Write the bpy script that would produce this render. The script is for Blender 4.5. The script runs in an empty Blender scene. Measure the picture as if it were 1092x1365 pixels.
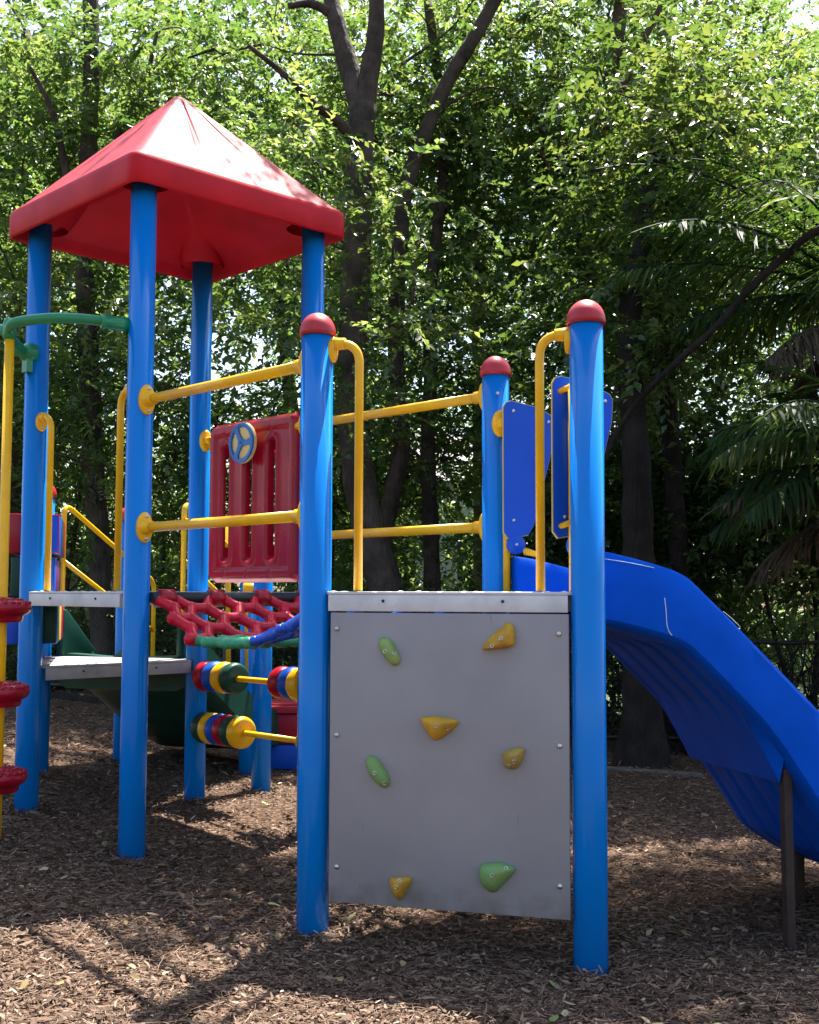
import bpy, bmesh, math, random
import numpy as np
from mathutils import Vector, Matrix
random.seed(7)
rng = np.random.default_rng(11)
scene = bpy.context.scene
col = scene.collection
PI = math.pi

# ------------------------------------------------------------------ camera
FPX, PITCH, ROLL, CAMZ = 1567.365, math.radians(4.018), math.radians(.1645), 1.3692
Fv = np.array([0, math.cos(PITCH), math.sin(PITCH)])
U0 = np.array([0, -math.sin(PITCH), math.cos(PITCH)])
R0 = np.array([1., 0, 0])
Rv = R0 * math.cos(ROLL) + U0 * math.sin(ROLL)
Uv = -R0 * math.sin(ROLL) + U0 * math.cos(ROLL)
CAM = np.array([0, 0, CAMZ])
def ray(x, y): return Fv + Rv * (x - 546) / FPX - Uv * (y - 682.5) / FPX
def at(x, y, Y):
    d = ray(x, y); return CAM + d * (Y / d[1])
def on_plane(x, y, P0, n):
    d = ray(x, y); return CAM + d * (np.dot(np.asarray(P0) - CAM, n) / np.dot(d, n))
def zof(py, Y, x=546): return float(at(x, py, Y)[2])

cd = bpy.data.cameras.new('camera'); cam = bpy.data.objects.new('camera', cd); col.objects.link(cam)
cd.sensor_fit = 'VERTICAL'; cd.sensor_height = 24; cd.sensor_width = 24
cd.lens = FPX / 1365 * 24; cd.clip_end = 2000; cd.clip_start = .05
M = Matrix(((Rv[0], Uv[0], -Fv[0], 0), (Rv[1], Uv[1], -Fv[1], 0), (Rv[2], Uv[2], -Fv[2], CAMZ), (0, 0, 0, 1)))
cam.matrix_world = M
scene.camera = cam

# ------------------------------------------------------------------ materials
def mat(name, color, rough=.4, spec=.5, var=.12, scale=6., bump=0., bscale=60., color2=None, coat=0., rvar=.1, metal=0.):
    m = bpy.data.materials.new(name); m.use_nodes = True
    nt = m.node_tree; N = nt.nodes; L = nt.links
    b = N['Principled BSDF']
    tc = N.new('ShaderNodeTexCoord')
    nz = N.new('ShaderNodeTexNoise'); nz.inputs['Scale'].default_value = scale
    nz.inputs['Detail'].default_value = 6; nz.inputs['Roughness'].default_value = .6
    L.new(tc.outputs['Object'], nz.inputs['Vector'])
    mx = N.new('ShaderNodeMix'); mx.data_type = 'RGBA'
    c = np.array(color)
    c2 = np.array(color2) if color2 is not None else c * (1 - var)
    mx.inputs[6].default_value = (*np.clip(c * (1 + var * .6), 0, 1), 1); mx.inputs[7].default_value = (*c2, 1)
    rp = N.new('ShaderNodeValToRGB'); rp.color_ramp.elements[0].position = .35; rp.color_ramp.elements[1].position = .68
    L.new(nz.outputs['Fac'], rp.inputs['Fac']); L.new(rp.outputs['Color'], mx.inputs[0])
    L.new(mx.outputs[2], b.inputs['Base Color'])
    mr = N.new('ShaderNodeMapRange'); mr.inputs['To Min'].default_value = max(rough - rvar, .02); mr.inputs['To Max'].default_value = rough + rvar
    L.new(nz.outputs['Fac'], mr.inputs['Value']); L.new(mr.outputs['Result'], b.inputs['Roughness'])
    b.inputs['Specular IOR Level'].default_value = spec
    b.inputs['Metallic'].default_value = metal
    if coat: b.inputs['Coat Weight'].default_value = coat; b.inputs['Coat Roughness'].default_value = .15
    if bump:
        n2 = N.new('ShaderNodeTexNoise'); n2.inputs['Scale'].default_value = bscale; n2.inputs['Detail'].default_value = 4
        L.new(tc.outputs['Object'], n2.inputs['Vector'])
        bp = N.new('ShaderNodeBump'); bp.inputs['Strength'].default_value = bump; bp.inputs['Distance'].default_value = .01
        L.new(n2.outputs['Fac'], bp.inputs['Height']); L.new(bp.outputs['Normal'], b.inputs['Normal'])
    return m

def bark_mat(name, c1, c2):
    m = mat(name, c1, rough=.85, spec=.2, color2=c2, scale=5, bump=.0)
    nt = m.node_tree; N = nt.nodes; L = nt.links; b = N['Principled BSDF']
    tc = N.new('ShaderNodeTexCoord'); mp = N.new('ShaderNodeMapping'); mp.inputs['Scale'].default_value = (14, 14, 2.5)
    L.new(tc.outputs['Object'], mp.inputs['Vector'])
    n2 = N.new('ShaderNodeTexNoise'); n2.inputs['Scale'].default_value = 2; n2.inputs['Detail'].default_value = 8
    L.new(mp.outputs['Vector'], n2.inputs['Vector'])
    bp = N.new('ShaderNodeBump'); bp.inputs['Strength'].default_value = 1.; bp.inputs['Distance'].default_value = .05
    L.new(n2.outputs['Fac'], bp.inputs['Height']); L.new(bp.outputs['Normal'], b.inputs['Normal'])
    return m

def tone_mat(name, stops, rough=.5, trans=0., tstops=None, spec=.3):
    """colour picked per leaf or chip by its own 'tone' attribute"""
    m = bpy.data.materials.new(name); m.use_nodes = True
    nt = m.node_tree; N = nt.nodes; L = nt.links
    b = N['Principled BSDF']; out = N['Material Output']
    at_ = N.new('ShaderNodeAttribute'); at_.attribute_name = 'tone'
    def ramp(st):
        r = N.new('ShaderNodeValToRGB'); e = r.color_ramp.elements
        while len(e) < len(st): e.new(.5)
        for el, (p, c) in zip(e, st): el.position = p; el.color = (*c, 1)
        L.new(at_.outputs['Fac'], r.inputs['Fac']); return r
    r = ramp(stops); L.new(r.outputs['Color'], b.inputs['Base Color'])
    b.inputs['Roughness'].default_value = rough; b.inputs['Specular IOR Level'].default_value = spec
    if trans:
        t = N.new('ShaderNodeBsdfTranslucent'); r2 = ramp(tstops or stops); L.new(r2.outputs['Color'], t.inputs['Color'])
        mx = N.new('ShaderNodeMixShader'); mx.inputs[0].default_value = trans
        L.new(b.outputs['BSDF'], mx.inputs[1]); L.new(t.outputs['BSDF'], mx.inputs[2]); L.new(mx.outputs['Shader'], out.inputs['Surface'])
    return m

POST = mat('blue_powder_coat', (.001, .178, .58), rough=.17, spec=.25, var=.06, scale=3, rvar=.05)
SLIDEB = mat('blue_moulded_plastic', (.002, .085, .55), rough=.45, spec=.04, var=.12, scale=4)
PANELB = mat('blue_sheet_plastic', (.002, .072, .45), rough=.42, spec=.3, var=.08, scale=5)
LINKB = mat('blue_link_plastic', (.006, .075, .5), rough=.35, var=.15, scale=12)
YEL = mat('yellow_powder_coat', (.84, .44, .004), rough=.30, spec=.35, var=.08, scale=8, color2=(.76, .39, .006))
YELS = mat('yellow_sheet_core', (.70, .47, .08), rough=.5, var=.1)
RED = mat('red_moulded_plastic', (.33, .004, .018), rough=.30, spec=.32, var=.15, scale=6)
REDC = mat('red_cap_plastic', (.40, .010, .018), rough=.42, var=.15, scale=9)
ROOFR = mat('red_roof_plastic', (.46, .006, .016), rough=.5, spec=.2, var=.18, scale=4)
ROOFT = mat('faded_red_roof_plastic', (.37, .035, .048), rough=.5, spec=.10, color2=(.30, .02, .03), scale=3.5)
REDL = mat('red_link_plastic', (.52, .006, .028), rough=.36, spec=.3, var=.15, scale=12)
GRN = mat('green_powder_coat', (.006, .20, .075), rough=.3, var=.1)
GRND = mat('dark_green_plastic', (.008, .055, .038), rough=.4, spec=.25, var=.2)
GRNL = mat('green_link_plastic', (.03, .27, .13), rough=.4, var=.2, scale=12)
GREY = mat('grey_sheet_plastic', (.262, .244, .250), rough=.5, spec=.3, color2=(.242, .226, .232), scale=2.2, bump=.12, bscale=220)
def wear(m, z_lo, z_hi):
    nt = m.node_tree; N = nt.nodes; L = nt.links; b = N['Principled BSDF']; src = b.inputs['Base Color'].links[0].from_socket
    tc = N.new('ShaderNodeTexCoord'); cur = src
    for rot, sc, thr, colr, amt in ((.62, (70, 70, 9), .745, (.30, .29, .30), .35), (-.45, (60, 60, 10), .74, (.12, .115, .12), .4), (1.3, (45, 45, 10), .76, (.30, .29, .30), .35)):
        mp = N.new('ShaderNodeMapping'); mp.inputs['Rotation'].default_value = (0, rot, 0); mp.inputs['Scale'].default_value = sc; L.new(tc.outputs['Object'], mp.inputs['Vector'])
        n = N.new('ShaderNodeTexNoise'); n.inputs['Scale'].default_value = 1; n.inputs['Detail'].default_value = 2; L.new(mp.outputs['Vector'], n.inputs['Vector'])
        mr = N.new('ShaderNodeMapRange'); mr.inputs['From Min'].default_value = thr; mr.inputs['From Max'].default_value = thr + .04; mr.inputs['To Max'].default_value = amt; L.new(n.outputs['Fac'], mr.inputs['Value'])
        mx = N.new('ShaderNodeMix'); mx.data_type = 'RGBA'; L.new(mr.outputs['Result'], mx.inputs[0]); L.new(cur, mx.inputs[6]); mx.inputs[7].default_value = (*colr, 1); cur = mx.outputs[2]
    sp = N.new('ShaderNodeSeparateXYZ'); L.new(tc.outputs['Object'], sp.inputs[0])
    zr = N.new('ShaderNodeMapRange'); zr.inputs['From Min'].default_value = z_hi; zr.inputs['From Max'].default_value = z_lo; L.new(sp.outputs['Z'], zr.inputs['Value'])
    n = N.new('ShaderNodeTexNoise'); n.inputs['Scale'].default_value = 14; n.inputs['Detail'].default_value = 8; L.new(tc.outputs['Object'], n.inputs['Vector'])
    mu = N.new('ShaderNodeMath'); mu.operation = 'MULTIPLY'; L.new(zr.outputs['Result'], mu.inputs[0]); L.new(n.outputs['Fac'], mu.inputs[1])
    mr = N.new('ShaderNodeMapRange'); mr.inputs['From Min'].default_value = .25; mr.inputs['From Max'].default_value = .65; mr.inputs['To Max'].default_value = .7; L.new(mu.outputs[0], mr.inputs['Value'])
    mx = N.new('ShaderNodeMix'); mx.data_type = 'RGBA'; L.new(mr.outputs['Result'], mx.inputs[0]); L.new(cur, mx.inputs[6]); mx.inputs[7].default_value = (.11, .078, .056, 1)
    L.new(mx.outputs[2], b.inputs['Base Color'])
wear(GREY, .14, .42)
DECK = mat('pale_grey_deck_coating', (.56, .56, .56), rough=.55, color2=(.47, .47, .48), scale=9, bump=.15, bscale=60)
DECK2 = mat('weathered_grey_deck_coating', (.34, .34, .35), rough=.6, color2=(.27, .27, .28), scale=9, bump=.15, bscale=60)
STEEL = mat('bolt_steel', (.55, .53, .5), rough=.35, metal=1., var=.2)
SCUFF = mat('pale_scuff', (.62, .68, .78), rough=.7)
BLK = mat('black_rubber', (.015, .015, .017), rough=.55)
RUST = mat('brown_rusty_steel', (.022, .013, .011), rough=.8, color2=(.055, .028, .019), scale=14, bump=.4, bscale=50)
HG = mat('green_hold_resin', (.24, .33, .10), rough=.65, spec=.25, color2=(.17, .27, .09), scale=20, bump=.2, bscale=120)
HG2 = mat('deep_green_hold_resin', (.14, .29, .10), rough=.65, spec=.25, color2=(.20, .28, .08), scale=20, bump=.2, bscale=120)
HY = mat('yellow_hold_resin', (.52, .29, .02), rough=.65, spec=.25, color2=(.36, .20, .03), scale=18, bump=.2, bscale=120)
HO = mat('ochre_hold_resin', (.36, .24, .04), rough=.6, color2=(.26, .16, .03), scale=18, bump=.2, bscale=120)
CREAM = mat('cream_sheet_plastic', (.80, .58, .20), rough=.5)
WHEELB = mat('blue_wheel_plastic', (.003, .13, .40), rough=.4)
PURP = mat('purple_block_plastic', (.07, .035, .22), rough=.4)
FENCE = mat('black_fence_coating', (.012, .012, .013), rough=.5)
WOOD = mat('grey_weathered_timber', (.16, .14, .12), rough=.85, color2=(.09, .075, .065), scale=6, bump=.4, bscale=30)
CONC = mat('concrete_edging', (.13, .115, .095), rough=.9, color2=(.06, .05, .042), scale=9, bump=.5)
BARK = bark_mat('dark_bark', (.030, .024, .019), (.095, .076, .060))
BARKD = bark_mat('shade_toned_bark', (.010, .008, .007), (.030, .024, .020))  # bark blackened so its colour carries the shade on the right-hand trunks
BARKR = bark_mat('reddish_bark', (.075, .046, .034), (.11, .075, .055))
BARKL = bark_mat('pale_bark', (.15, .13, .105), (.09, .078, .062))
LEAF = tone_mat('broad_leaf', [(0, (.020, .046, .017)), (.5, (.046, .090, .030)), (1, (.095, .142, .052))], rough=.36, trans=.5,
                tstops=[(0, (.05, .12, .018)), (.6, (.16, .255, .045)), (1, (.38, .44, .10))], spec=.5)
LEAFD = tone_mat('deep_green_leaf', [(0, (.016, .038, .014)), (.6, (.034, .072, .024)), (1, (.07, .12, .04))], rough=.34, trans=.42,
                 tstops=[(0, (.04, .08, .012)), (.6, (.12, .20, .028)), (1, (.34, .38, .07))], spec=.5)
PALM = tone_mat('palm_leaflet', [(0, (.012, .030, .012)), (.7, (.03, .062, .022)), (1, (.10, .12, .03))], rough=.5, trans=.4,
                tstops=[(0, (.03, .08, .01)), (.7, (.10, .19, .02)), (1, (.4, .42, .05))], spec=.12)
PALMDRY = tone_mat('dry_palm_leaflet', [(0, (.06, .045, .03)), (.6, (.085, .065, .045)), (1, (.16, .13, .09))], rough=.7, trans=.2)
CHIP = tone_mat('bark_chip', [(0, (.045, .026, .018)), (.35, (.125, .080, .055)), (.7, (.21, .145, .105)), (.9, (.36, .27, .20)), (1, (.52, .43, .34))], rough=.85, spec=.15)
NEEDLE = tone_mat('dry_twig', [(0, (.08, .055, .04)), (.6, (.19, .128, .085)), (1, (.40, .31, .225))], rough=.8, spec=.2)

# ------------------------------------------------------------------ mesh helpers
def np_mesh(name, V, F, tone=None, smooth=False):
    V = np.ascontiguousarray(V, np.float32); F = np.ascontiguousarray(F, np.int32); k = F.shape[1]
    me = bpy.data.meshes.new(name)
    me.vertices.add(len(V)); me.vertices.foreach_set('co', V.ravel())
    me.loops.add(F.size); me.loops.foreach_set('vertex_index', F.ravel())
    me.polygons.add(len(F)); me.polygons.foreach_set('loop_start', np.arange(0, F.size, k, dtype=np.int32))
    me.polygons.foreach_set('loop_total', np.full(len(F), k, np.int32))
    if smooth: me.polygons.foreach_set('use_smooth', np.ones(len(F), bool))
    if tone is not None:
        a = me.attributes.new('tone', 'FLOAT', 'POINT'); a.data.foreach_set('value', np.ascontiguousarray(tone, np.float32))
    me.update(); me.validate()
    return me

def wloc(o):
    v = Vector((0, 0, 0))
    while o: v += o.location; o = o.parent
    return v
def link(name, me, m, parent=None, origin=None):
    """mesh data is in world coordinates"""
    o = bpy.data.objects.new(name, me); col.objects.link(o)
    if m is not None and not me.materials: me.materials.append(m)
    if parent is not None:
        o.parent = parent; o.location = -wloc(parent)
    elif origin is not None:
        me.transform(Matrix.Translation(-Vector(origin))); o.location = origin
    return o
def empty(name, loc, label, cat, group=None):
    o = bpy.data.objects.new(name, None); col.objects.link(o); o.location = loc; o.empty_display_size = .2
    return tag(o, label, cat, group)
def tag(o, label=None, cat=None, group=None, kind=None):
    if label: o['label'] = label
    if cat: o['category'] = cat
    if group: o['group'] = group
    if kind: o['kind'] = kind
    return o

class MB:
    def __init__(s): s.V = []; s.F = []; s.S = []; s.MI = []; s.mi = 0
    def add(s, vs, fs, smooth=False):
        b = len(s.V); s.V += [tuple(map(float, v)) for v in vs]
        for f in fs: s.F.append(tuple(b + i for i in f)); s.S.append(smooth); s.MI.append(s.mi)
    def tube(s, pts, r, seg=16, cap=True, rad=None):
        pts = [np.asarray(p, float) for p in pts]; n = len(pts)
        rr = rad if rad is not None else [r] * n
        T = []
        for i in range(n):
            a = pts[max(i - 1, 0)]; b = pts[min(i + 1, n - 1)]; t = b - a; T.append(t / (np.linalg.norm(t) + 1e-12))
        up = np.array([0, 0, 1.]) if abs(T[0][2]) < .9 else np.array([1., 0, 0])
        u = np.cross(T[0], up); u /= np.linalg.norm(u)
        vs = []; fs = []
        for i in range(n):
            u = u - T[i] * np.dot(u, T[i]); u /= np.linalg.norm(u); w = np.cross(T[i], u)
            for k in range(seg):
                a = 2 * PI * k / seg; vs.append(pts[i] + (u * math.cos(a) + w * math.sin(a)) * rr[i])
        for i in range(n - 1):
            for k in range(seg):
                k2 = (k + 1) % seg; fs.append((i * seg + k, i * seg + k2, (i + 1) * seg + k2, (i + 1) * seg + k))
        s.add(vs, fs, True)
        if cap:
            b = len(s.V) - len(vs)
            s.F.append(tuple(b + k for k in range(seg))[::-1]); s.S.append(False); s.MI.append(s.mi)
            s.F.append(tuple(b + (n - 1) * seg + k for k in range(seg))); s.S.append(False); s.MI.append(s.mi)
    def lathe(s, P, axis, prof, seg=24, sx=None, k1=1., k2=1., caps=True):
        """prof: (distance along axis, radius)"""
        P = np.asarray(P, float); a = np.asarray(axis, float); a /= np.linalg.norm(a)
        if sx is None: sx = np.array([0, 0, 1.]) if abs(a[2]) < .9 else np.array([1., 0, 0])
        u = np.asarray(sx, float); u = u - a * np.dot(u, a); u /= np.linalg.norm(u); w = np.cross(a, u)
        vs = []; fs = []; n = len(prof)
        for d, r in prof:
            for k in range(seg):
                t = 2 * PI * k / seg; vs.append(P + a * d + (u * math.cos(t) * k1 + w * math.sin(t) * k2) * max(r, 1e-4))
        for i in range(n - 1):
            for k in range(seg):
                q = (k + 1) % seg; fs.append((i * seg + k, i * seg + q, (i + 1) * seg + q, (i + 1) * seg + k))
        if caps: fs.append(tuple(range(seg))[::-1]); fs.append(tuple((n - 1) * seg + k for k in range(seg)))
        s.add(vs, fs, True)
    def prism(s, poly, off):
        """poly: 3-D outline, off: extrusion vector"""
        n = len(poly); off = np.asarray(off, float)
        vs = [np.asarray(p, float) for p in poly] + [np.asarray(p, float) + off for p in poly]
        fs = [tuple(range(n))[::-1], tuple(range(n, 2 * n))] + [(i, (i + 1) % n, n + (i + 1) % n, n + i) for i in range(n)]
        s.add(vs, fs)
    def box(s, c, ax, ay, az):
        c = np.asarray(c, float); ax, ay, az = map(lambda v: np.asarray(v, float), (ax, ay, az))
        p = [c + ax * i + ay * j - az for i, j in ((-1, -1), (1, -1), (1, 1), (-1, 1))]
        s.prism(p, az * 2)
    def grid(s, G, smooth=True, close=False):
        """G: rows x cols x 3"""
        r, c = len(G), len(G[0]); vs = [p for row in G for p in row]; fs = []
        for i in range(r - 1):
            for j in range(c if close else c - 1):
                j2 = (j + 1) % c; fs.append((i * c + j, i * c + j2, (i + 1) * c + j2, (i + 1) * c + j))
        s.add(vs, fs, smooth)
    def build(s, name, m, parent=None, bevel=0., origin=None, weld=False, auto=None, segs=2):
        me = bpy.data.meshes.new(name); me.from_pydata(s.V, [], s.F)
        me.polygons.foreach_set('use_smooth', s.S)
        ms = m if isinstance(m, (list, tuple)) else [m]
        for q in ms: me.materials.append(q)
        me.polygons.foreach_set('material_index', s.MI)
        bm = bmesh.new(); bm.from_mesh(me)
        if weld: bmesh.ops.remove_doubles(bm, verts=bm.verts, dist=1e-4)
        bmesh.ops.recalc_face_normals(bm, faces=bm.faces)
        if bevel:
            ed = [e for e in bm.edges if len(e.link_faces) == 2 and e.calc_face_angle(0) > .6]
            bmesh.ops.bevel(bm, geom=ed, offset=bevel, segments=segs, affect='EDGES', profile=.5, clamp_overlap=True)
            for f in bm.faces: f.smooth = True
        bm.to_mesh(me); bm.free()
        if auto or bevel: 
            try: me.set_sharp_from_angle(angle=auto or .7)
            except Exception: pass
        return link(name, me, None, parent, origin)

def arc(p0, p1, p2, n=8):
    """quadratic bend p0 -> p2 around p1"""
    p0, p1, p2 = map(lambda v: np.asarray(v, float), (p0, p1, p2))
    return [(1 - t) ** 2 * p0 + 2 * t * (1 - t) * p1 + t * t * p2 for t in np.linspace(0, 1, n)]
def smooth_path(P, n=6):
    P = [np.asarray(p, float) for p in P]; out = []
    for i in range(len(P) - 1):
        a = P[max(i - 1, 0)]; b = P[i]; c = P[i + 1]; d = P[min(i + 2, len(P) - 1)]
        for t in np.linspace(0, 1, n, endpoint=False):
            out.append(.5 * ((2 * b) + (-a + c) * t + (2 * a - 5 * b + 4 * c - d) * t * t + (-a + 3 * b - 3 * c + d) * t ** 3))
    out.append(P[-1]); return out
def v3(p2, z): return np.array([p2[0], p2[1], z])

# ------------------------------------------------------------------ ground
def gz(x, y):
    x = np.asarray(x, float); y = np.asarray(y, float)
    xc = np.clip(x, -3.2, 1.9); yc = np.clip(y, -10, 30)
    return .0106 - .0536 * xc + .0042 * yc + .014 * xc ** 2 + .012 * np.sin(2.1 * x + .7) * np.sin(1.7 * y + .3) + .008 * np.sin(5.3 * x + 1.9 * y)
def spaced(lo, hi, inner_lo, inner_hi, step):
    a = list(np.arange(inner_lo, inner_hi + 1e-6, step)); s = step
    while a[-1] < hi: s *= 1.35; a.append(a[-1] + s)
    s = step
    while a[0] > lo: s *= 1.35; a.insert(0, a[0] - s)
    return np.array(a)
gx, gy = spaced(-300, 300, -6, 6, .12), spaced(-300, 400, 2, 15, .12)
XX, YY = np.meshgrid(gx, gy); ZZ = gz(XX, YY)
nr, nc = XX.shape; idx = np.arange(nr * nc).reshape(nr, nc)
Fg = np.stack([idx[:-1, :-1], idx[:-1, 1:], idx[1:, 1:], idx[1:, :-1]], -1).reshape(-1, 4)
GROUND = bpy.data.materials.new('bark_mulch'); GROUND.use_nodes = True
_n = GROUND.node_tree.nodes; _l = GROUND.node_tree.links; _b = _n['Principled BSDF']
_tc = _n.new('ShaderNodeTexCoord')
_v = _n.new('ShaderNodeTexVoronoi'); _v.inputs['Scale'].default_value = 45; _v.inputs['Randomness'].default_value = 1
_mp = _n.new('ShaderNodeMapping'); _mp.inputs['Scale'].default_value = (1, 1.6, 1); _l.new(_tc.outputs['Object'], _mp.inputs['Vector']); _l.new(_mp.outputs['Vector'], _v.inputs['Vector'])
_r = _n.new('ShaderNodeValToRGB'); _e = _r.color_ramp.elements
_e[0].color = (.035, .020, .013, 1); _e[1].color = (.20, .13, .088, 1); _m = _e.new(.6); _m.color = (.095, .057, .038, 1)
_l.new(_v.outputs['Color'], _r.inputs['Fac']); _l.new(_r.outputs['Color'], _b.inputs['Base Color']); _b.inputs['Roughness'].default_value = .95
_b.inputs['Specular IOR Level'].default_value = .1
_bp = _n.new('ShaderNodeBump'); _bp.inputs['Distance'].default_value = .02; _l.new(_v.outputs['Distance'], _bp.inputs['Height']); _l.new(_bp.outputs['Normal'], _b.inputs['Normal'])
tag(link('ground', np_mesh('ground', np.stack([XX, YY, ZZ], -1).reshape(-1, 3), Fg, smooth=True), GROUND), kind='structure')

def strips(n, y0, y1, length, width, lift, tilt, tone_fn, name, m, label, cat, half=.40, pad=.6, xy=None):
    """loose pieces of bark or twig lying on the ground, each a folded strip"""
    y = y0 * (y1 / y0) ** rng.random(n); x = (rng.random(n) * 2 - 1) * (half * y + pad)
    if xy is not None: x, y = xy
    z = gz(x, y) + rng.random(n) ** 1.5 * lift + .002
    a = rng.random(n) * 2 * PI; L = length[0] + (length[1] - length[0]) * rng.random(n) ** 2; W = width[0] + (width[1] - width[0]) * rng.random(n) ** 2
    tl = rng.normal(0, tilt, n); rl = rng.normal(0, .5, n)
    d = np.stack([np.cos(a) * np.cos(tl), np.sin(a) * np.cos(tl), np.sin(tl)], -1)
    s = np.stack([-np.sin(a) * np.cos(rl), np.cos(a) * np.cos(rl), np.sin(rl)], -1)
    up = np.cross(d, s); bend = rng.normal(0, .10, n)[:, None]; curve = rng.normal(0, .12, n)[:, None]
    P = np.stack([x, y, z], -1); P[:, 2] += np.abs(np.sin(tl)) * L * .45
    L = L[:, None] / 2; W = W[:, None] / 2
    mid = P + up * L * bend + s * L * curve
    V = np.stack([P - d * L - s * W * .6, P - d * L + s * W * .6, mid + s * W + up * W * .25, mid - s * W + up * W * .25, P + d * L - s * W * .5, P + d * L + s * W * .5], 1).reshape(-1, 3)
    b = np.arange(n)[:, None] * 6
    F = np.concatenate([b + np.array([[0, 1, 2, 3]]), b + np.array([[3, 2, 5, 4]])], 0)
    o = link(name, np_mesh(name, V, F, np.repeat(tone_fn(n), 6)), m)
    return tag(o, label, cat, kind='stuff')
strips(170000, 2.9, 14, (.010, .045), (.003, .012), .015, .19, lambda n: rng.beta(1.6, 2.6, n), 'bark_chips', CHIP, 'brown bark chips covering the playground floor', 'bark mulch')
strips(30000, 2.9, 12, (.02, .13), (.0011, .0030), .022, .09, lambda n: rng.beta(2, 2, n), 'dry_twigs', NEEDLE, 'thin pale dry twigs and needles strewn over the bark', 'twigs')

strips(4500, 2.9, 12, (.03, .075), (.012, .026), .020, .18, lambda n: rng.beta(1.6, 2.6, n) * .8, 'bark_flakes', CHIP, 'larger flat flakes of brown bark among the chips', 'bark mulch')
FALLEN = tone_mat('fallen_leaf', [(0, (.10, .055, .025)), (.5, (.22, .16, .06)), (.85, (.30, .26, .15)), (1, (.10, .16, .03))], rough=.6)
strips(420, 2.9, 11, (.03, .06), (.018, .032), .03, .25, lambda n: rng.random(n), 'fallen_leaves', FALLEN, 'scattered dry fallen leaves lying on the bark', 'leaf litter')
# ------------------------------------------------------------------ play structure layout
th = math.radians(44.273); S = 1.0798; S2 = 1.0741; BL = 1.3408
uv = lambda a: np.array([math.cos(a), math.sin(a)])
PL = np.array([-.37307, 4.68526]); P3 = PL + S * uv(th); PR = PL + S * uv(th - PI / 3)
bd = uv(th + PI / 2); mid = (PL + P3) / 2
T1 = mid + bd * BL - uv(th) * S2 / 2; T4 = mid + bd * BL + uv(th) * S2 / 2; T2 = T1 + bd * S2; T3 = T4 + bd * S2
T5 = (T2 + T3) / 2 + S2 * .866 * (T2 - T1) / S2
R = .0635; HD = 1.3805; HL = .975
unit = lambda v: v / np.linalg.norm(v)
play = empty('climbing_frame', (-.5, 5.6, float(gz(-.5, 5.6))), 'blue post and red roof playground climbing frame with climbing wall and slide on bark ground', 'climbing frame')

def post(P, top, cap=True, lean=(0, 0)):
    b = MB(); z0 = float(gz(*P)) - .3
    b.tube([v3(P, z0), v3(P, z0 + 1), v3(P, top)], R, 40)
    o = b.build('post', POST, play)
    if cap:
        c = MB(); r = .0735
        prof = [(-.012, r * .93), (-.012, r)] + [(.004, r * 1.0)] + [(r * 1.12 * math.sin(t), r * math.cos(t)) for t in np.linspace(.1, 1.5, 12)]
        c.lathe(v3(P, top - .004), (0, 0, 1), prof, 40); c.build('post_cap', REDC, o)
    return o
def bolt(parent, p, n, r=.009, m=None):
    b = MB(); b.lathe(p, n, [(-.004, r), (.003, r), (.006, r * .7), (.007, 0)], 12); return b.build('bolt', m or STEEL, parent)
def merge(o, b):
    me = bpy.data.meshes.new('t'); me.from_pydata(b.V, [], b.F); bm = bmesh.new(); bm.from_mesh(o.data); bm.from_mesh(me); bm.to_mesh(o.data); bm.free(); bpy.data.meshes.remove(me)
post_pl = post(PL, 2.424); post_pr = post(PR, 2.407); post_p3 = post(P3, 2.405)
for P in (T1, T2, T3, T4): post(P, 3.46, False)
post(T5, 2.0)
PA = np.array([-.955, 7.7]); PB = np.array([-1.13, 8.35]); PC = np.array([-2.0, 8.3])
post(PA, 2.3); post(PB, 1.55); post(PC, 1.9)
bolt(post_p3, v3(P3 + unit(np.array([.07, -1])) * R, zof(524, 5.38)), (.07, -1, 0), .008)
_hp = [p for p in (PL, PR, P3, T1, T2, T3, T4, T5, PA, PB, PC)]; _n = 260
_ang = rng.random(_n * len(_hp)) * 2 * PI; _rad = .092 + .11 * rng.random(_n * len(_hp)) ** 1.5
_cx = np.repeat([p[0] for p in _hp], _n) + _rad * np.cos(_ang); _cy = np.repeat([p[1] for p in _hp], _n) + _rad * np.sin(_ang)
strips(_n * len(_hp), 1, 2, (.015, .06), (.004, .015), .028, .30, lambda n: rng.beta(1.6, 2.4, n) * .8, 'heaped_bark', CHIP, 'loose bark heaped round the feet of the posts', 'bark mulch', xy=(_cx, _cy))
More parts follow.
